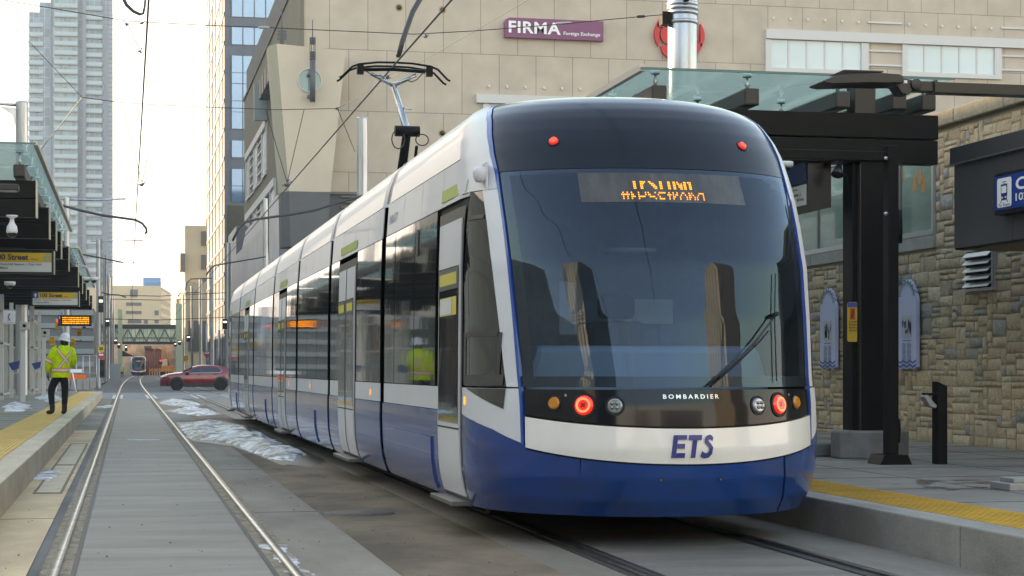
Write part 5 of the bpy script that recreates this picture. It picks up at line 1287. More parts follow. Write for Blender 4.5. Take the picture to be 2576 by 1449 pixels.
# platform signs
def street_sign(y,label,u=None):
    x1=XLB-.03; x0=x1-1.36; t=thing('platform_sign',(x1,y,3.0),label,'platform sign','yellow and white 100 Street signs under the left shelter')
    z1=3.56;z0=3.16
    z1=EYE+(927-653)*35.5/FD*1.0+.0 if False else 3.50; z0=3.07
    b=MB(); b.box(x0,x1,y,y+.12,z0,z1); b.build('sign_box',BLACK,t,bevel=.006)
    b=MB(); b.box(x1-.01,x1+.012,y-.004,y+.124,z0-.01,z1+.01); b.build('end_plate',MATS['end_plate'],t)
    zm=lerp(z0,z1,.52)
    b=MB(); b.box(x0+.2,x1-.05,y-.008,y-.003,zm,z1-.03); b.build('yellow_band',mat('band_yellow',(.62,.38,.03),.5),t)
    b=MB(); b.box(x0+.04,x1-.05,y-.008,y-.003,z0+.035,zm-.003); b.build('white_band',mat('band_white',(.56,.56,.56),.5),t)
    b=MB(); b.box(x0+.04,x0+.197,y-.008,y-.003,zm,z1-.03); b.build('arrow_field',mat('band_blue',(.03,.07,.28),.5),t)
    b=MB(); cx=x0+.118; b.face([(cx-.015,y-.012,zm+.03),(cx+.015,y-.012,zm+.03),(cx+.015,y-.012,zm+.11),(cx-.015,y-.012,zm+.11)]); b.face([(cx-.045,y-.012,zm+.09),(cx+.045,y-.012,zm+.09),(cx,y-.012,zm+.15)]); b.build('arrow',LW,t)
    b=MB()
    T=lambda a,c,z,h: rectfn((a,y-.012,z),(c,y-.012,z),(a,y-.012,z+h))
    put_text(b,'100 Street',T(x0+.25,x0+.88,zm+.035,.115),bold=.035); put_text(b,'West',T(x0+.92,x0+1.05,zm+.035,.04)); put_text(b,'Library - Churchill Square - City Hall',T(x0+.07,x0+1.12,zm-.075,.05),bold=.01); put_text(b,'Shopping Malls',T(x0+.07,x0+.5,zm-.15,.055),bold=.01)
    b.build('sign_text',mat('text_dark',(.05,.05,.06),.6),t)
    b=MB(); rr=random.Random(5)
    for i in range(4):
        for j in range(4):
            if rr.random()<.8: b.box(x1-.19+i*.033,x1-.19+i*.033+.024,y-.012,y-.009,zm+.02+j*.036,zm+.046+j*.036)
    b.build('line_symbol',mat('symbol_teal',(.08,.36,.38),.5),t)
street_sign(36.2,'yellow and white 100 Street sign nearest the camera, cut by the left picture edge')
street_sign(54.9,'smaller yellow and white 100 Street sign above the standing worker, with white arrow')
# departure LED board
x1=XLB-.04; t=thing('departure_board',(x1,74.2,3.0),'black departure board with glowing orange text above the worker','display board')
b=MB(); b.box(x1-1.30,x1,74.2,74.45,2.93,3.36); b.build('board_case',BLACK,t,bevel=.01)
b=MB(); rr=random.Random(11)
for r_ in range(4):
    x=x1-1.12; zz=3.29-r_*.075
    while x<x1-.1:
        w_=rr.uniform(.02,.05); 
        b.box(x,min(x+w_,x1-.08),74.19,74.195,zz-.05,zz-.008); x+=w_+rr.choice([.012,.012,.03])
b.build('orange_text',LED,t)
b=MB(); b.box(x1-1.295,x1-1.18,74.19,74.197,2.96,3.34); b.build('track_number_panel',mat('panel_navy',(.05,.07,.2),.4),t)
b=MB(); put_text(b,'1',rectfn((x1-1.26,74.185,3.2),(x1-1.22,74.185,3.2),(x1-1.26,74.185,3.32)),bold=.02); b.build('track_number',LW,t)
# cameras under the left shelter
q=pD(30,543,27.4); domecam(q.x,q.y,3.55,'large white dome camera hanging from the nearest left shelter beam',1,long=True)
q=pD(212,797,73.0); domecam(q.x,q.y,3.2,'white dome camera hanging in front of the orange departure board',1,long=True)
for (u,v,lab) in ((218,745,'white dome camera between the two 100 Street signs, upper one'),(236,755,'white dome camera beside the beam ends above the far 100 Street sign'),(25,715,'white dome camera under the near 100 Street sign')):
    q=pD(u*1.0,v,46 if u>100 else 38); domecam(q.x,q.y,3.55 if u>100 else 3.06,lab,1.3)
# glazed wind screens
WF=mat('screen_frame',(.50,.50,.49),.45,metal=.2); SG=glassmat('screen_glass',(.60,.66,.64),gloss=.10,rough=.05,opac=.45,base=(.16,.20,.20)); SG2=glassmat('frosted_glass',(.55,.6,.58),gloss=.05,rough=.3,opac=.75,base=(.30,.32,.30))
def screen(y,x0,x1,label):
    t=thing('glass_shelter_wall',(x1,y,ZL),label,'wind screen','glazed wind screens on the left platform')
    b=MB(); b.box(x1-.16,x1,y,y+.16,ZL,3.55); b.box(x0,x0+.12,y,y+.12,ZL,3.5); b.box(x1-.02,x1+.10,y+3.2,y+3.3,ZL,3.4); b.box(x0,x1,y+.02,y+.10,1.98,2.05); b.box(x0,x1,y+.02,y+.10,3.0,3.06); b.box(x0,x1,y+.02,y+.10,.42,.50)
    b.box(x1-.10,x1-.02,y,y+3.3,2.0,2.06); b.box(x1-.10,x1-.02,y,y+3.3,3.0,3.05); b.box(x1-.10,x1-.02,y,y+3.3,.42,.48)
    b.build('frame',WF,t)
    b=MB(); b.box(x0+.1,x1-.14,y+.05,y+.06,.5,1.98); b.build('glass_panel',SG2,t)
    b=MB(); b.box(x0+.1,x1-.14,y+.05,y+.06,2.05,3.0); b.box(x1-.06,x1-.05,y+.16,y+3.2,.48,3.0); b.build('glass_panel',SG,t)
    b=MB(); b.box(x0+.1,x1-.14,y+.045,y+.049,1.42,1.50); b.build('safety_stripe',mat('stripe_teal',(.2,.3,.32),.4),t)
    return t
screen(58.5,-5.6,-3.75,'nearest glazed wind screen with tall white frame on the left platform')
screen(69,-5.8,-3.35,'second glazed wind screen, seen left of the worker')
b=MB(); b.box(-6.6,-3.9,50,50.2,ZL,3.5); tag(b.build('advert_board',mat('dark_panel',(.035,.035,.04),.25,coat=.5)),'dark glossy panel standing at the left picture edge on the platform','panel')
# phone sign and fold seats, ticket post
for (u0,u1,v0,v1,d) in ((8,38,783,815,50),):
    p,q=pD(u0,v1,d),pD(u1,v0,d); t=thing('phone_sign',(p.x,p.y,p.z),'square white emergency phone sign with blue handset at the left edge','phone sign')
    b=MB(); b.box(p.x,q.x,p.y,p.y+.06,p.z,q.z); b.build('sign_plate',mat('band_white',(.56,.56,.56),.5),t,bevel=.01)
    cx,cz=(p.x+q.x)/2,(p.z+q.z)/2+.02; b=MB(); b.tube([(cx+.05*math.cos(a)+.03,p.y-.012,cz+.085*math.sin(a)) for a in [math.radians(100+k*16) for k in range(11)]],[.022,.02,.014,.012,.012,.012,.012,.012,.014,.02,.022],6)
    put_text(b,'Emergency Phone',rectfn((p.x+.03,p.y-.006,p.z+.03),(q.x-.03,p.y-.006,p.z+.03),(p.x+.03,p.y-.006,p.z+.055)))
    b.build('handset_symbol',mat('band_blue',(.03,.07,.28),.5),t)
for (u,v,lab,d) in ((36,918,'blue folding leaning seat nearest the left edge',52),(92,918,'blue folding leaning seat on the second white post',62)):
    q=pD(u,v,d); t=thing('folding_seat',(q.x,q.y,q.z-.3),lab,'seat','blue folding seats on the left platform')
    b=MB(); b.prism([(q.x-.17,q.z+.05),(q.x+.14,q.z+.12),(q.x+.10,q.z-.10),(q.x-.06,q.z-.16)],q.y,q.y+.35,'y'); b.build('seat',mat('seat_blue',(.02,.05,.16),.5),t,bevel=.015)
    b=MB(); b.tube([(q.x-.1,q.y,q.z-.15),(q.x-.02,q.y,q.z-.24),(q.x+.12,q.y,q.z-.22),(q.x+.07,q.y,q.z-.1)],.015,6); b.build('bracket',GALV,t)
    b=MB(); b.box(q.x+.17,q.x+.30,q.y,q.y+.14,ZL,2.4); b.build('post',WF,t)
    b=MB(); b.box(q.x+.15,q.x+.42,q.y-.08,q.y+.1,2.35,2.58); b.build('sensor_box',mat('box_grey',(.42,.42,.41),.5),t,bevel=.01)
    b=MB(); b.lathe([(0,-.1),(.05,-.1),(.05,-.08)],(q.x+.28,q.y,2.47),12,ax='y'); b.build('lens',GAP,t)
# ================================================================ POLES, WIRES
def pole(x,y,z1,r,label,group,zb=0.,taper=.9,n=12,base=True):
    t=thing('catenary_pole',(x,y,zb),label,'pole',group)
    b=MB(); b.tube([(x,y,zb),(x,y,z1)],[r,r*taper],n,sm=(n>16)); b.build('shaft',GALV,t)
    b=MB(); b.lathe([(0,z1+.05),(r*taper*1.02,z1+.03),(r*taper*1.08,z1-.03)],(x,y,0),n); b.build('cap',GALV,t)
    return t
GR='galvanised overhead wire poles on the right side'; GLp='galvanised overhead wire poles on the left side'
big=pole(8.52,(28.7-8.52*ST)/CT,11.0,.225,'huge galvanised pole rising behind the right glass canopy in front of the red emblem',GR,ZR,1.0,24)
px,py=8.52,(28.7-8.52*ST)/CT
b=MB()
for v in (12,22,34,57): z=EYE+(VY-v)/FD*28.7; b.lathe([(.232,-.03),(.24,-.03),(.24,.03),(.232,.03)],(px,py,z),20)
b.build('clamp_band',GALV,big)
b=MB(); z=EYE+(VY-50)/FD*28.7; b.box(px-.36,px-.22,py-.12,py+.05,z-.10,z+.10); b.lathe([(0,-.03),(.05,-.02),(.05,.02),(0,.03)],(px-.02,py-.26,EYE+(VY-8)/FD*28.7),8); b.build('clamp',DSTEEL,big)
rp=[(912,297,68,.225),(669,500,113,.20),(574,612,158,.22),(533,668,186,.19),(504.5,700,215,.19),(483,721,240,.17),(462,741,285,.16),(453,748,310,.16)]
rlab=['octagonal galvanised pole behind the tram roof, in front of the beige building','galvanised pole in front of the grey corner bay','galvanised pole beside the tram rear end','thick galvanised pole left of the dark underpass','galvanised pole behind the red car roof','slim galvanised pole left of the thick one behind the car','far galvanised pole against the tan tower base','farthest galvanised pole by the green bridge pier']
RP=[]
for (u,v,d,r),lb_ in zip(rp,rlab):
    q=pD(u,v,d); RP.append((pole(q.x,q.y,q.z,r,lb_,GR,0,.95,8 if d<100 else 12),q))
lp_=[(55,257,66,.225,'thick galvanised pole rising behind the left shelter roof in front of the apartment tower'),(168,497,105,.18,'galvanised pole with long bracket arms behind the left canopy edge'),(249,603,115,.17,'galvanised pole carrying the yellow 30 sign'),(263,640,164,.17,'galvanised pole just right of the yellow 30 sign'),(273,690,200,.16,'third galvanised pole beyond the yellow 30 sign'),(280,700,235,.15,'slim far pole by the left curb'),(286,742,290,.15,'farthest slim pole by the left curb')]
LP=[]
for (u,v,d,r,lb_) in lp_:
    q=pD(u,v,d); LP.append((pole(q.x,q.y,q.z,r,lb_,GLp,0,.95,12),q))
# bracket arms (children of their poles)
def arm(parent,pts,r=.035,m=None,name='bracket_arm'):
    b=MB(); b.tube(pts,r,6); return b.build(name,m or GALV,parent)
t,q=LP[0]; arm(t,[q+Vector((0,0,-.12)),q+Vector((-4,0,.1))],.06)
b=MB(); b.prism([(q.x-.22,q.z-.2),(q.x-.22,q.z-.9),(q.x-.35,q.z-.45),(q.x-.8,q.z-.18)],q.y-.03,q.y+.03,'y'); b.build('gusset',GALV,t)
t,q=LP[1]; arm(t,[pY(150,501,q.y),pY(235,503,q.y),pY(317,500,q.y)],.06); 
t,q=LP[2]; arm(t,[q+Vector((-.5,0,-.1)),pY(360,605,q.y)],.035)
t,q=LP[3]; arm(t,[pY(240,660,q.y),pY(345,660,q.y)],.035)
t,q=LP[4]; arm(t,[pY(250,697,q.y),pY(330,697,q.y)],.035)
AB=mat('insulated_arm',(.05,.055,.06),.5)
def hookarm(parent,pts,Y,r,name='curved_arm'):
    P_=[pY(u,v,Y) for u,v in pts]; b=MB(); b.tube(P_,r,6); return b.build(name,AB,parent)
hookarm(LP[0][0],[(60,470),(110,500),(150,515),(205,530),(260,542),(305,548),(340,553),(358,562),(368,575),(369,584),(364,588)],60.5,.045)
hookarm(LP[1][0],[(168,620),(207,640),(260,650),(308,660)],86,.04); hookarm(LP[1][0],[(308,660),(322,676),(332,693)],86,.018)
hookarm(LP[2][0],[(255,735),(275,741),(300,742),(318,748)],120,.045)
hookarm(RP[0][0],[(912,492),(895,498),(848,511),(795,528),(740,538.6),(693,545),(643,552),(615,560),(600,575),(585,606)],62,.045)
hookarm(RP[1][0],[(669,646),(640,651),(572,662),(540,668),(528,678),(519,693)],112,.05)
hookarm(RP[3][0],[(533,700),(480,702),(470,712),(466,730)],183,.06)
hookarm(RP[4][0],[(504,735),(452,738),(447,750)],215,.06)
# thick black arm over the pantograph, held by the big pole
b=MB(); P_=[Vector((T2+.02,25.9,5.72)),pD(1003,140,25.9),pD(1012,105,25.9),pD(1022,75,26.0),pD(1038,30,26.1),pD(1055,0,26.2),pD(1085,-40,26.5),pD(1200,-90,27),Vector((px-.2,py,7.6))]; b.tube(P_,[.028,.035,.038,.038,.038,.038,.038,.04,.045],8); b.build('curved_arm',AB,big)
# wires: one object each
def wire(pts,label,r=.008,name='overhead_wire',group='overhead wires',n=5,m=None):
    b=MB(); b.tube(pts,r,n,cap=False); return tag(b.build(name,m or WIRE),label,'wire',group)
wire([(T2,-20,5.6),(T2,26,5.62),(T2,60,5.58),(T2,115,5.6),(T2,260,5.6)],'contact wire above the tram running over the pantograph',.014)
wire([(.26,-20,5.6),(.24,28,5.6),(.23,60,5.57),(.25,115,5.6),(.6,200,5.6),(1.5,280,5.6)],'contact wire over the empty left track running down the sky gap',.014)
def dwire(pts,label,r=.007): return wire([pD(*p) for p in pts],label,max(r,.00018*min(p[2] for p in pts)+.002))
s1=dwire([(-60,-14,30),(9,0,30),(320,53,29.5),(524,64,29.2),(668,69,29),(794,75,29),(1041,86,28.8),(1190,78,28.7),(1398,62,28.6),(1555,47,28.5),(1668,37,28.5)],'long cross span wire from the top left corner to the huge pole',.007)
dwire([(207,245,58),(306,258,58),(397,264,58),(560,271,60),(700,276,60),(849,273,60)],'second cross span wire with two hangers over the sky gap',.012)
dwire([(849,273,60),(1115,124,42),(1328,0,34),(1480,-90,30)],'thin wire rising from the wire joint to the top edge right of the pantograph',.008)
dwire([(849,273,60),(893,382,67.5)],'short thin stay from the wire joint down to the octagonal pole',.008)
dwire([(-30,-5,40),(0,28,42),(207,245,58)],'thin stay wire crossing in front of the apartment tower from the top left',.009)
dwire([(207,245,58),(100,380,64)],'thin stay descending across the apartment tower to the left canopy',.009)
dwire([(306,260,58),(357,458,58)],'left hanger of the V over the left track',.008); dwire([(397,266,58),(358,458,58)],'right hanger of the V over the left track',.008)
dwire([(765,276,60),(722,460,60)],'steep hanger from the second span down to the right contact wire',.008); dwire([(668,276,60),(722,458,60)],'left hanger down to the right contact wire clamp',.008)
dwire([(322,60,29.4),(353,128,28.5)],'short hanger under the first span wire above the left track',.006)
for k,(v0,v1,d) in enumerate(((742,736,160),(802,798,160),(752,752,200))):
    dwire([(262,v0,d),(400,v0+3,d),(572,v1,d)],['upper far cross wire in front of the tan building','lower far cross wire just above the green bridge','thin farthest cross wire under the blue roof box'][k],.02)
def clamp(u,v,d,s,label,name='wire_clamp'):
    c=pD(u,v,d); b=MB(); rr=random.Random(int(u))
    for k in range(6): 
        o=Vector((rr.uniform(-1,1),rr.uniform(-1,1),rr.uniform(-1.3,1.3)))*s*.5; b.lathe([(0,-s*.3),(s*.28,-s*.2),(s*.3,s*.2),(0,s*.3)],c+o,7)
    b.tube([c+Vector((-s,0,-s*.5)),c+Vector((s,0,s*.4))],s*.12,5)
    return tag(b.build(name,mat('clamp_grey',(.16,.16,.18),.5,metal=.6)),label,'clamp')
clamp(358,461,58,.13,'wire clamp at the foot of the V over the left track'); clamp(722,461,60,.16,'wire clamp where the hangers meet the right contact wire'); clamp(320,60,29.4,.05,'small clamp on the first span wire left of the contact wire'); clamp(358,56,29.2,.05,'small clamp on the first span wire above the left track'); clamp(352,128,28.5,.05,'small clamp on the left contact wire below the first span'); clamp(1072,90,27.5,.045,'small clamp on the contact wire right of the black curved arm'); clamp(970,200,27.5,.08,'clamp cluster on the contact wire beside the pantograph head')
clamp(849,273,60,.08,'wire joint left of the pantograph horn')
# insulators on the span wires
for (a,c_,lab) in (((648,69,29),(680,69,29),'pale insulator on the first span in front of the glass tower'),((1395,60,28.6),(1440,57,28.6),'pale insulator on the span wire in front of the FIRMA sign'),((1600,42,28.5),(1625,41,28.5),'dark turnbuckle on the span wire beside the huge pole')):
    p,q=pD(*a),pD(*c_); b=MB(); b.tube([p,lerp(p,q,.2),lerp(p,q,.8),q],[.006,.022,.022,.006],8); tag(b.build('insulator',mat('insulator_pale',(.42,.40,.36),.4) if 'pale' in lab else WIRE),lab,'insulator')
# curved feeder at the very top of the left contact wire
b=MB(); P_=[pD(308,-8,28),pD(318,12,28),pD(335,28,28),(pD(352,36,28)),pD(360,34,28),pD(364,16,28),pD(366,-8,28)]; b.tube(P_,[.028,.028,.026,.024,.02,.018,.018],7); tag(b.build('hook_arm',AB),'curved grey arm hook at the top edge above the left track','arm')
# ---------------------------------------------------------------- signals
def signal(u,v0,v1,d,label,lit='w',w_=.30,col=None,post=None):
    p=pD(u,v1,d); q=pD(u,v0,d); h=q.z-p.z; t=thing('tram_signal' if col is None else 'traffic_signal',(p.x,p.y,p.z),label,'signal','signal heads along the tracks' if col is None else 'yellow traffic signal heads')
    b=MB(); b.box(p.x-w_/2,p.x+w_/2,p.y-.22,p.y,p.z,p.z+h); b.build('housing',col or BLACK,t,bevel=.03)
    b=MB()
    for k in range(2 if h<w_*4 else 3):
        z=p.z+h*(.25+.5*k) if h<w_*4 else p.z+h*(.18+.32*k); b.lathe([(w_*.36,-.22),(w_*.38,-.42),(w_*.40,-.42),(w_*.40,-.22)],(p.x,p.y,z),12,ax='y')
    b.build('visor',col or BLACK,t)
    b=MB(); 
    if lit=='w': b.box(p.x-w_*.32,p.x+w_*.32,p.y-.26,p.y-.23,p.z+h*.62,p.z+h*.76)
    else: b.lathe([(0,-.24),(w_*.34,-.235)],(p.x,p.y,p.z+h*.8),12,ax='y')
    if lit: b.build('lit_lens',LEDW if lit=='w' else LEDR if lit=='r' else mat('led_green',(.1,.9,.5),.4,emit=(.1,1,.6),es=.4),t)
    return t
signal(254,745,786,114,'black tram signal with a white bar, highest on the pole with the 30 sign',w_=.33)
signal(270.5,801,822,163,'black tram signal with white light on the second pole',w_=.38)
signal(291,852,866,225,'far black signal with white light, third along the left poles',w_=.4); signal(299,862,876,240,'far black signal with white light beside the green pier',w_=.4); signal(317,868,884,260,'farthest left signal with two small white lights',w_=.4)
signal(565.5,802,828,152,'black signal with white light beside the tram rear',w_=.42); signal(474,843,860,200,'black signal with white light between the far right poles',w_=.45); signal(452,855,868,260,'small far signal by the green bridge pier',w_=.45); signal(441,862,872,280,'tiny farthest right signal under the bridge',w_=.4)
signal(257,905,950,112,'low black unlit signal box on the left pole under the red triangle',lit=None,w_=.30)
q=pD(551,830,150); tag(MB().tube([(q.x,q.y,0),(q.x,q.y,q.z)],.09,8).build('signal_post',GALV),'slim grey post under the signal beside the tram rear','post')
# speed sign + yield sign
p,q=pD(247,885,113),pD(262.5,869,113); t=thing('speed_sign',(p.x,p.y,p.z),'square yellow sign reading 30 on the left pole','sign')
b=MB(); b.box(p.x,q.x,p.y-.3,p.y-.27,p.z,q.z); b.build('plate',mat('sign_yellow2',(.62,.45,.06),.5),t)
b=MB(); put_text(b,'30',rectfn((p.x+.06,p.y-.31,p.z+.09),(q.x-.06,p.y-.31,p.z+.09),(p.x+.06,p.y-.31,q.z-.09)),bold=.04); b.build('number',BLACK,t)
def yieldsign(u,v0,v1,wd,d,label):
    c=pD(u,v0,d); f=pD(u,v1,d); m_=lerp(c.z,f.z,.42); hw=wd/2*d/FD
    t=thing('triangle_sign',(c.x,c.y,f.z),label,'sign'); b=MB(); b.prism([(c.x-hw,c.z),(c.x-hw,m_),(c.x,f.z),(c.x+hw,m_),(c.x+hw,c.z)],c.y-.33,c.y-.3,'y'); b.build('plate',mat('sign_red',(.50,.05,.04),.5),t)
    b=MB(); b.box(c.x-hw*.75,c.x+hw*.75,c.y-.345,c.y-.335,lerp(c.z,f.z,.1),lerp(c.z,f.z,.26)); b.build('white_bar',LW,t); return t
yieldsign(254.5,889,909,15,113,'red pointed sign under the yellow 30 sign on the left pole'); yieldsign(520,885,903,15,170,'red pointed sign on a slim post behind the red car')
q=pD(520,815,170.5); tag(MB().tube([(q.x,q.y,0),(q.x,q.y,q.z)],.08,8).build('sign_post',GALV),'slim post carrying the red pointed sign behind the car','post')
YS_=mat('signal_yellow',(.60,.36,.02),.5)
signal(147,802,828,125,'yellow traffic signal with red light left of the departure board',lit='r',w_=.36,col=YS_)
signal(132,848,869,122,'yellow signal housing just left of the worker hard hat',lit=None,w_=.36,col=YS_); signal(184,852,872,122,'yellow signal housing just right of the worker hard hat',lit=None,w_=.30,col=YS_)
signal(199,826,846,130,'orange traffic signal hanging on the mast arm right of the worker',lit=None,w_=.34,col=mat('signal_orange',(.45,.2,.03),.5))
q=pD(166,790,122); tag(MB().tube([(q.x,q.y,0),(q.x,q.y,q.z+1)],.36,14).build('signal_pole',GALV),'broad grey pole behind the worker hard hat','pole')
a,c=pD(122,858,122.5),pD(205,855,122.5); tag(MB().tube([a,c],.07,6).build('mast_arm',GALV),'thin mast arm joining the yellow signals behind the worker','mast arm')
signal(404,905,917,300,'far red signal light in front of the red shed',lit='r',w_=.5,col=BLACK); signal(468,895,910,220,'far yellow signal between the right poles',lit=None,w_=.5,col=YS_)
# ---------------------------------------------------------------- car
def car(front_wheel_x,y,label):
    t=thing('red_car',(front_wheel_x,y,0),label,'car'); ox,oy=front_wheel_x,y
    RP_=mat('car_red',(.20,.008,.018),.22,coat=1.0,var=.05); CL=mat('car_cladding',(.02,.02,.022),.55)
    top=[(-.91,.62),(-.90,.76),(-.69,.875),(-.34,.96),(.0,1.0),(.29,1.03),(.60,1.18),(.925,1.345),(1.15,1.405),(1.40,1.44),(1.95,1.44),(2.35,1.40),(2.66,1.345),(2.85,1.29),(3.0,1.10),(3.13,.93),(3.15,.70)]
    def tz(x): return itp(top,x)
    def hw(x):
        a=1-.35*max(0,(-.2-x)/.75)**2.2 if x<-.2 else 1-.22*max(0,(x-2.5)/.65)**2; return .88*a
    def sec(x):
        z=tz(x); w_=hw(x); cab=max(0,min(1,(z-1.0)/.35)); wt=w_*(.93-.23*cab) ; zb=min(z-.05,.98)
        return [(w_*.90,.24),(w_*.99,.42),(w_,.62),(w_*.985,.80 if zb>.85 else zb*.85),(w_*.955,zb),(wt,z-.035-.02*cab),(wt*.88,z),(0,z+.02)]
    xs=[-.91,-.89,-.82,-.7,-.5,-.34,-.1,.1,.29,.45,.6,.78,.925,1.15,1.4,1.7,1.95,2.15,2.35,2.5,2.66,2.76,2.85,2.93,3.0,3.07,3.13,3.15]
    S_=[sec(x) for x in xs]
    for s in (1,-1):
        pass
    b=MB(); full=[[(-p[0],p[1]) for p in q]+[(p[0],p[1]) for p in q[::-1]] for q in S_]; n_=len(full[0])
    vs=[(ox+x,oy+.88+p[0],p[1]) for x,q in zip(xs,full) for p in q]; fs=[(i*n_+k,i*n_+k+1,(i+1)*n_+k+1,(i+1)*n_+k) for i in range(len(xs)-1) for k in range(n_-1)]
    b.idx(vs,fs,0,True); b.face(vs[:n_]); b.face(vs[-n_:][::-1]); b.build('body',RP_,t)
    def side(x,z,off=.012):
        q=sec(x); 
        for (w0,z0),(w1,z1) in zip(q,q[1:]):
            if z0<=z<=z1: 
                w_=lerp(w0,w1,(z-z0)/(z1-z0+1e-9)); return (ox+x,oy+.88-w_-off,z)
        return (ox+x,oy+.88-q[0][0]-off,z)
    wt_=[(.56,1.0),(.72,1.10),(.925,1.235),(1.25,1.325),(1.95,1.355),(2.33,1.31),(2.50,1.20),(2.56,1.12)]; wb_=[(.56,.985),(2.43,1.025),(2.56,1.10)]
    GLc=mat('car_glass',(.015,.02,.025),.05,coat=1.)
    def win(x0,x1,nm):
        b=MB(); b.grid(lambda a,c:(lambda x:side(x,lerp(itp(wb_,x)+.015,itp(wt_,x),c)))(lerp(x0,x1,a)),14,4); return b.build(nm,GLc,t,norm=False)
    win(.60,1.38,'front_window'); win(1.44,2.52,'rear_window')
    b=MB(); b.tube([side(lerp(.6,2.44,k/12),itp(wb_,lerp(.6,2.44,k/12))) for k in range(13)]+[side(2.57,1.115),side(2.50,1.20),side(2.36,1.30)],.012,4); b.build('chrome_trim',CHROME,t)
    b=MB(); b.grid(lambda a,c:(ox+lerp(.34,.90,c)-.01,oy+.88+lerp(-1,1,a)*lerp(.78,.62,c),tz(lerp(.34,.90,c))+.025),6,4); b.build('windscreen',GLc,t)
    for wx in (0,2.49):
        for sy,yy in ((1,oy+.02),(-1,oy+1.56)):
            g=MB(); g.lathe([(.20,-.0),(.31,.0),(.335,.03),(.335,.19),(.31,.22),(.2,.22)],(ox+wx,yy,.335),28,ax='y'); wh=g.build('wheel',RUBBER,t)
            g=MB(); g.lathe([(0,.03),(.05,.03),(.2,.05),(.21,.02)],(ox+wx,yy,.335),20,ax='y')
            for k in range(10): a=k*.628; g.box(-.012,.012,.012,.03,.04,.2,M=Matrix.Translation((ox+wx,yy,.335))@Matrix.Rotation(a,4,'Y'))
            g.build('rim',mat('rim_dark',(.03,.03,.032),.4,metal=.4),wh)
        b=MB(); 
        b.grid(lambda a,c:(lambda an,r:(ox+wx+r*math.cos(an),oy-.012+.02*c,.335+r*math.sin(an)))(lerp(-.15,math.pi+.15,a),lerp(.36,.47,c)),20,2); 
        b.grid(lambda a,c:(lambda an,r:(ox+wx+r*math.cos(an),lerp(oy-.01,oy+.2,c),.335+r*math.sin(an)))(lerp(-.15,math.pi+.15,a),.36),20,1)
        b.build('wheel_arch',CL,t,norm=False)
        b=MB(); b.lathe([(0,-.003),(.36,-.003)],(ox+wx,oy-.0,.335),24,ax='y'); b.build('arch_shadow',GAP,t,norm=False)
    b=MB(); b.box(ox+.42,ox+2.08,oy-.025,oy+.1,.20,.42); b.box(ox-.90,ox-.42,oy+.12,oy+.3,.24,.46); b.build('sill_cladding',CL,t,bevel=.02)
    b=MB(); b.box(ox-.925,ox-.86,oy+.35,oy+1.4,.30,.66); b.build('grille',BLACK,t,bevel=.02)
    b=MB(); b.prism([(ox-.86,.72),(ox-.60,.80),(ox-.52,.86),(ox-.80,.78)],oy+.02,oy+.35,'y'); b.build('headlight',mat('headlight_m',(.6,.62,.62),.1,coat=1.),t,bevel=.01)
    b=MB(); b.lathe([(0,-.12),(.06,-.1),(.09,0),(.08,.08),(0,.1)],(ox+.60,oy-.10,1.01),12,ax='x'); b.build('wing_mirror',mat('mirror_red',(.10,.01,.015),.25,coat=1.),t)
    b=MB(); b.tube([side(1.42,.5,.014),side(1.42,.96,.014)],.006,4); b.tube([side(.42,.5,.014),side(.5,.96,.014)],.006,4); b.tube([side(1.15,.90,.03),side(1.32,.91,.03)],.014,5); b.tube([side(2.12,.92,.03),side(2.29,.93,.03)],.014,5); b.build('door_line',GAP,t)
    b=MB(); b.box(ox+3.02,ox+3.17,oy+.16,oy+.4,.80,.95); b.build('tail_light',REDL,t)
    return t
q=pD(444.7,982,104.5); car(q.x,q.y,'dark red crossover car crossing the street behind the tram tail')
# ---------------------------------------------------------------- person
def skin(name,verts,edges,rad,m,parent,sub=2):
    me=bpy.data.meshes.new(name); me.from_pydata(verts,edges,[]); o=bpy.data.objects.new(name,me); COL.objects.link(o)
    md=o.modifiers.new('s','SKIN'); sv=me.skin_vertices[0].data
    for i,r in enumerate(rad): sv[i].radius=(r,r) if not isinstance(r,tuple) else r
    sv[0].use_root=True
    md.use_smooth_shade=True; ss_=o.modifiers.new('u','SUBSURF'); ss_.levels=sub; ss_.render_levels=sub
    dg=bpy.context.evaluated_depsgraph_get(); dg.update(); nm=bpy.data.meshes.new_from_object(o.evaluated_get(dg)); bpy.data.objects.remove(o); bpy.data.meshes.remove(me)
    nm.materials.clear(); nm.materials.append(m)
    for p in nm.polygons: p.use_smooth=True; p.material_index=0
    r=bpy.data.objects.new(name,nm); COL.objects.link(r); r.parent=parent; return r
HV=mat('hi_vis_yellow',(.55,.78,.01),.8,var=.22,scale=9,bump=.9,bscale=11); ORG=mat('trim_orange',(.85,.16,.02),.7); REF=mat('reflective_silver',(.62,.58,.58),.35); TRO=mat('black_trousers',(.012,.012,.015),.9,bump=.4,bscale=25); BOOT=mat('black_boot',(.02,.018,.017),.6); SKINM=mat('skin',(.35,.20,.14),.6)
P0_=pZ(143.5,1042,ZL+.012); per=thing('person',P0_,'worker standing on the left platform with hi-vis yellow jacket, black trousers and white hard hat','person')
V=lambda *a: tuple(a)
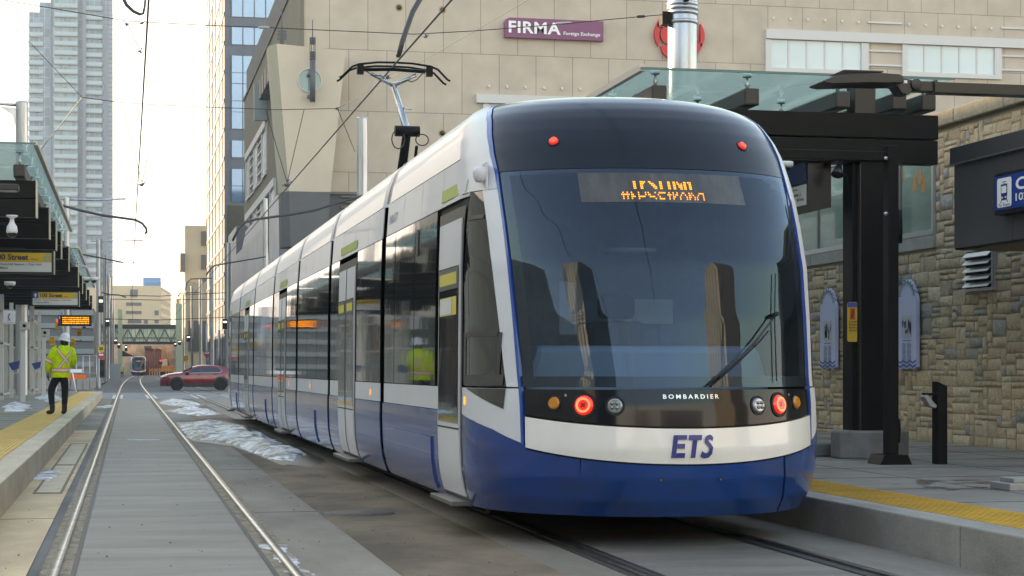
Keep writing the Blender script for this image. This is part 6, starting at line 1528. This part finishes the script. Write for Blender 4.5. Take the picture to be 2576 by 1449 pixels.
# body
bv=[(.07,0,.86),(.08,0,1.02),(.10,0,1.22),(.135,0,1.36),(.145,0,1.44),(.15,.01,1.50),(.155,.02,1.58),
    (-.035,0,1.34),(-.165,-.02,1.09),(-.18,.03,.87),(-.185,.05,.80),
    (.285,.02,1.34),(.335,.07,1.08),(.27,.27,1.0),(.25,.33,1.0),
    (-.01,0,.82),(-.125,.05,.49),(-.085,0,.12),(-.10,.06,.035),(.15,0,.82),(.155,.03,.49),(.15,0,.12),(.135,.08,.035)]
be=[(0,1),(1,2),(2,3),(3,4),(4,5),(5,6),(3,7),(7,8),(8,9),(9,10),(3,11),(11,12),(12,13),(13,14),(0,15),(15,16),(16,17),(17,18),(0,19),(19,20),(20,21),(21,22)]
br_=[.12,.12,.13,.09,.05,.075,.09,.06,.042,.03,.034,.06,.042,.03,.034,.085,.06,.045,.04,.085,.06,.045,.04]
skin('body',bv,be,br_,SKINM,per)
# hands (black gloves): palm and five fingers
def hand(w_,dirv,name,side_):
    w_=Vector(w_); d=Vector(dirv).normalized(); sx=Vector((0,1,0)) if abs(d.y)<.7 else Vector((0,0,1)); sx=(sx-d*sx.dot(d)).normalized(); nn=d.cross(sx)
    vs=[w_,w_+d*.045]; es=[(0,1)]; rr=[.028,.032]
    for k,(o_,L_) in enumerate(((-.030,.062),(-.010,.070),(.010,.066),(.030,.052))):
        i=len(vs); vs+= [w_+d*.075+sx*o_,w_+d*(.08+L_*.5)+sx*o_*1.1+nn*.012*side_,w_+d*(.08+L_*.85)+sx*o_*1.1+nn*.035*side_]; es+=[(1,i),(i,i+1),(i+1,i+2)]; rr+=[.012,.010,.008]
    i=len(vs); vs+=[w_+d*.04-sx*.040+nn*.01*side_,w_+d*.075-sx*.052+nn*.02*side_]; es+=[(1,i),(i,i+1)]; rr+=[.012,.009]
    skin(name,[tuple(v) for v in vs],es,rr,BLACK,per,1)
hand((-.185,.045,.83),(-.02,.15,-1),'glove',1); hand((.25,.32,1.0),(-.3,1,-.1),'glove',-1)
# trousers, boots
skin('trousers',[(.07,0,.90),(.07,0,.80),(-.015,.0,.76),(-.125,.045,.50),(-.10,0,.16),(.155,0,.76),(.16,.03,.50),(.15,0,.16)],[(0,1),(1,2),(2,3),(3,4),(1,5),(5,6),(6,7)],[(.13,.12),(.14,.12),.105,.078,.062,.105,.078,.062],TRO,per)
for (ax,tx,ty) in ((-.095,-.22,.10),(.15,.105,.15)):
    skin('boot',[(ax,0,.22),(ax,.0,.10),(ax,-.015,.05),(lerp(ax,tx,.55),ty*.55,.045),(tx,ty,.035)],[(0,1),(1,2),(2,3),(3,4)],[.062,.058,.050,.048,.034],BOOT,per)
# jacket torso as a loft
JS=[(.765,.07,.185,.150),(.80,.07,.19,.152),(.92,.075,.18,.142),(1.05,.085,.185,.142),(1.18,.10,.195,.145),(1.28,.115,.20,.138),(1.35,.13,.175,.118),(1.40,.14,.12,.09),(1.45,.147,.075,.07)]
def JT(th,z,off=0):
    cx=itp([(a[0],a[1]) for a in JS],z); rx=itp([(a[0],a[2]) for a in JS],z)+off; ry=itp([(a[0],a[3]) for a in JS],z)+off; return Vector((cx+rx*math.sin(th),-ry*math.cos(th),z))+per.location
b=MB(); b.grid(lambda a,c:JT(a*2*math.pi,lerp(.765,1.45,c)),32,24); b.face([JT(k*.196,.765) for k in range(32)]); jk=b.build('jacket',HV,per)
def sleeve(pts,rad,nm): b=MB(); b.tube([Vector(p)+per.location for p in pts],rad,12); return b.build(nm,HV,per)
sleeve([(.02,0,1.37),(-.045,0,1.33),(-.105,-.01,1.20),(-.165,-.015,1.09),(-.175,.0,.98),(-.18,.03,.88)],[.07,.085,.082,.075,.068,.058],'sleeve'); sleeve([(.22,.01,1.37),(.285,.02,1.33),(.325,.05,1.20),(.335,.08,1.08),(.30,.18,1.03),(.26,.28,1.0)],[.06,.080,.075,.07,.062,.05],'sleeve')
def bandz(z0,z1,m,off): b=MB(); b.grid(lambda a,c:JT(a*2*math.pi,lerp(z0,z1,c),off),32,1); b.build('reflective_band' if m is REF else 'orange_trim',m,jk,norm=False)
bandz(.872,.962,ORG,.006); bandz(.889,.945,REF,.009)
def diag(t0,z0,t1,z1):
    for hw_,m,off in ((.042,ORG,.006),(.026,REF,.010)):
        b=MB(); b.grid(lambda a,c:JT(lerp(t0,t1,a)+(c-.5)*2*hw_/.19*.85,lerp(z0,z1,a)+(c-.5)*0,off),18,1); b.build('reflective_band' if m is REF else 'orange_trim',m,jk,norm=False)
diag(-.45,1.39,.62,.96) if False else None
diag(-.20,.96,1.05,1.33); diag(-.72,1.37,.95,1.03)
c0_=Vector((-.135,-.012,1.14)); c1_=Vector((-.17,-.012,1.07))
for r_,m,k in ((.086,ORG,0),(.090,REF,.2)):
    b=MB(); b.tube([Vector(lerp(c0_,c1_,k))+per.location,Vector(lerp(c0_,c1_,1-k))+per.location],r_,14,cap=False); b.build('reflective_band' if m is REF else 'orange_trim',m,jk)
# hard hat with brim, hood/neck warmer, face features
hc=per.location+Vector((.155,.015,1.555))
b=MB(); b.lathe([(.150,-.028),(.152,-.020),(.126,-.010),(.124,.03),(.112,.075),(.08,.115),(.035,.136),(0,.139)],(0,0,0),24); 
b.box(-.012,.012,-.12,.12,.0,.001)
b.grid(lambda a,c:((c-.5)*.035,lerp(-.105,.105,a),.10+.045*math.sin(a*math.pi)),10,1)
Rm=Matrix.Translation(hc)@Matrix.Rotation(math.radians(12),4,'Y')@Matrix.Scale(.92,4,Vector((1,0,0))); b.v=[tuple(Rm@Vector(p)) for p in b.v]; b.build('hard_hat',mat('hat_white',(.72,.73,.76),.3,coat=.4),per)
b=MB(); b.lathe([(.085,1.42),(.082,1.48),(.088,1.54),(.06,1.56)],per.location+Vector((.15,.005,0)),16); b.build('neck_warmer',BLACK,per)
b=MB(); fc=per.location+Vector((.10,.10,1.53)); b.lathe([(0,-.03),(.02,-.02),(.012,.02),(0,.03)],fc,8); b.lathe([(0,-.01),(.010,0),(0,.01)],fc+Vector((-.03,-.02,.03)),6); b.lathe([(0,-.01),(.010,0),(0,.01)],fc+Vector((.03,.01,.03)),6); b.box(fc.x-.02,fc.x+.02,fc.y-.01,fc.y+.004,fc.z-.052,fc.z-.044); b.build('face',SKINM,per)
# ---------------------------------------------------------------- far street furniture
fw=copy_tree(per); fw.location=pD(307,937,262); fw.location.z=0; tag(fw,'tiny far worker in hi-vis jacket left of the distant tram'); fw.rotation_euler=(0,0,.4); per['group']=fw['group']='workers in hi-vis jackets'
b=MB(); 
fc_=thing('construction_fence',(pD(200,950,100).x,100,0),'grey mesh construction fence behind the worker','fence')
a,c=pD(176,925,100),pD(243,925,96); 
for k in range(5): p=lerp(a,c,k/4); b.tube([(p.x,p.y,0),(p.x,p.y,1.95)],.025,6)
for z in (.1,1.0,1.93): b.tube([(a.x,a.y,z),(c.x,c.y,z)],.02,5)
b.build('frame',GALV,fc_); b=MB()
for k in range(34): p=lerp(a,c,k/33); b.tube([(p.x,p.y,.1),(p.x,p.y,1.93)],.004,3,cap=False)
b.build('mesh_infill',GALV,fc_)
# A-frame barricade with orange board
q=pD(186,975,92); t=thing('barricade',(q.x,q.y,0),'white A-frame barricade with an orange board right of the worker','barricade')
b=MB(); b.tube([(q.x+.12,q.y,.0),(q.x-.08,q.y,1.1)],.035,5); b.tube([(q.x-.9,q.y,.0),(q.x-.7,q.y,1.1)],.035,5); b.box(q.x-1.1,q.x+.4,q.y-.05,q.y-.02,1.05,1.22); b.build('frame',LW,t)
b=MB(); b.box(q.x-.9,q.x+.6,q.y+.03,q.y+.05,.72,.95); b.build('orange_board',ORG,t)
# pale banded building behind the left shelter
p,q=pD(60,780,235),pD(262,780,235); t=thing('banded_building',(p.x,p.y,0),'low pale building with horizontal bands behind the left shelter','building')
b=MB(); b.box(p.x-10,q.x-1.2,235,255,0,p.z); b.build('wall',mat('band_wall',(.20,.21,.21),.7,var=.15,scale=.3),t)
b=MB()
for k in range(5): b.box(p.x-10,q.x-1.2,234.8,235.02,1.5+k*1.6,2.1+k*1.6)
b.build('pale_band',mat('band_pale',(.38,.40,.40),.6),t)
# far site: ribbed red shed, gabled roof, sandy wall, barricades, awning
Yd=352.
def fd(x,y,Y=Yd): return pY((300+x/3.622)/1.3447,(900+y/3.622)/1.3447,Y)
p,q=fd(690,1225),fd(890,1010); t=thing('ribbed_shed',(p.x,Yd,0),'red brown ribbed shed right of the distant tram','shed')
b=MB(); b.box(p.x,q.x,Yd,Yd+8,0,q.z); b.build('wall',gridmat('ribbed_red',(.27,.12,.09),(.10,.05,.04),.32,9,.05,.02,.7,var=.1),t)
p2,q2=fd(770,1050),fd(960,960); b=MB(); b.prism([(p.x-.3,q.z),(q2.x,q.z-.2),(q2.x-.5,q2.z),(fd(760,0).x,fd(0,950).z)],Yd-.4,Yd+8,'y'); b.build('roof',mat('shed_roof',(.42,.38,.33),.6,var=.2,scale=1),t)
b=MB(); b.box(fd(680,0).x,fd(770,0).x,Yd-.6,Yd-.45,fd(0,1010).z,fd(0,978).z); b.build('roof_box',mat('dark_box',(.10,.10,.11),.6),t)
p,q=fd(400,1300,360),fd(530,1100,360); tag(MB().box(p.x-12,q.x,360,366,-.1,q.z).build('sandy_wall',mat('sandy',(.66,.52,.36),.8,var=.15,scale=.5)),'sandy wall left of the distant tram under the bridge','wall')
p,q=fd(960,1300,362),fd(1075,1000,362); tag(MB().box(p.x-14,q.x+6,362,368,-.1,q.z+1.5).build('site_hoarding',mat('hoarding',(.66,.48,.34),.8,var=.35,scale=.8)),'pale orange site hoarding filling the street end under the bridge','hoarding')
p=fd(400,1105,300); q=fd(560,1030,300); t=tag(MB().prism([(p.x-.5,p.z),(q.x,p.z),(q.x-2.2,q.z),(p.x,q.z)],300,306,'y').build('far_awning',mat('awning_dark',(.06,.055,.04),.6)),'dark gabled awning of the far station left of the distant tram','awning')
b=MB(); b.box(p.x,q.x-2,299.9,299.99,p.z-.3,p.z-.02); b.build('yellow_strip',YS_,t)
for k,(x0,x1,lab) in enumerate(((735,790,'first orange barricade board right of the distant tram'),(800,850,'second orange barricade board right of the distant tram'),(860,960,'long orange barricade in front of the site'),(970,1060,'last orange barricade near the green pier'))):
    p,q=fd(x0,1300,330),fd(x1,1262,330); t=thing('orange_barricade',(p.x,330,0),lab,'barricade','orange barricades at the street end')
    b=MB(); b.box(p.x,q.x,330,330.1,p.z+.1,q.z); b.build('board',mat('barr_orange',(.65,.27,.05),.6),t); b=MB(); b.box(p.x+.1,p.x+.2,330.1,330.2,-.0,q.z+.1); b.box(q.x-.2,q.x-.1,330.1,330.2,-.0,q.z+.1); b.build('frame',LW,t)
# excavator like machine: body, cab, arm
p=fd(930,1270,340); t=thing('excavator',(p.x,340,0),'small orange and white machine with raised arm at the street end','excavator')
b=MB(); b.box(p.x-1.0,p.x+1.6,340,342,.1,.7); b.build('track_base',BLACK,t,bevel=.1); b=MB(); b.box(p.x-.6,p.x+1.5,340,342,.7,1.7); b.build('body',mat('machine_orange',(.6,.22,.05),.5),t,bevel=.1)
b=MB(); b.box(p.x-.5,p.x+.5,340,341.4,1.7,2.9); b.build('cab',mat('machine_white',(.6,.55,.48),.5),t,bevel=.1); b=MB(); b.tube([(p.x+.9,340.5,1.6),(p.x+.2,340.3,4.4),(p.x-1.6,340.2,5.2),(p.x-2.1,340.2,3.6)],[.22,.2,.16,.12],6); b.build('boom',MATS['machine_orange'],t)
# concrete kerbs of the far pavements
b=MB(); b.box(-40,-1.9,104,300,-.05,.12); struct(b.build('pavement',PLATM)); b=MB(); b.box(7.6,60,112,300,-.05,.12); struct(b.build('pavement',PLATM))
q=pD(278,945,170); tag(MB().box(q.x,q.x+.9,q.y,q.y+.6,.1,1.7).build('utility_cabinet',mat('cabinet',(.40,.42,.42),.5),bevel=.03),'pale utility cabinet at the left curb beyond the crossing','cabinet')
# ---------------------------------------------------------------- distant tram = copy of the near one
far=copy_tree(tram); q=pD(348.5,940,318); far.location=(q.x,q.y,0)
for o in list(far.children):
    if o.name.startswith('pantograph_base'):
        for c in list(o.children): bpy.data.objects.remove(c)
        bpy.data.objects.remove(o)
tag(far,'tiny distant white and blue tram coming down the left track under the bridge','tram'); tram['group']=far['group']='trams'
HA=None
# tall lamp on the left platform behind the photographer (mirrored in the windscreen)
t=thing('street_lamp',(-2.0,-4.4,ZL),'tall pale double street lamp on the left platform behind the photographer','street lamp')
b=MB(); b.tube([(-2,-4.4,ZL),(-2,-4.4,12.6)],[.11,.07],12); b.build('pole',mat('pale_pole',(.6,.56,.46),.5),t)
b=MB(); b.tube([(-3.6,-4.4,12.2),(-2,-4.4,12.6),(-.4,-4.4,12.2)],.05,8); b.build('lamp_arm',MATS['pale_pole'],t)
for x in (-3.9,-.5): b=MB(); b.box(x,x+.45,-4.55,-4.25,12.1,12.22); b.build('lamp_head',MATS['pale_pole'],t,bevel=.03)
# ---------------------------------------------------------------- light haze down the street
hm=bpy.data.materials.new('haze'); hm.use_nodes=True; n=hm.node_tree.nodes; l=hm.node_tree.links
for x in list(n):
    if x.type=='BSDF_PRINCIPLED': n.remove(x)
pv=n.new('ShaderNodeVolumePrincipled'); pv.inputs['Color'].default_value=(.62,.80,1,1); pv.inputs['Density'].default_value=.0003
l.new(pv.outputs[0],[x for x in n if x.type=='OUTPUT_MATERIAL'][0].inputs['Volume'])
hb=MB(); hb.box(-510,510,-410,1210,-1.2,132); hz=hb.build('haze',hm); hz['kind']='stuff'
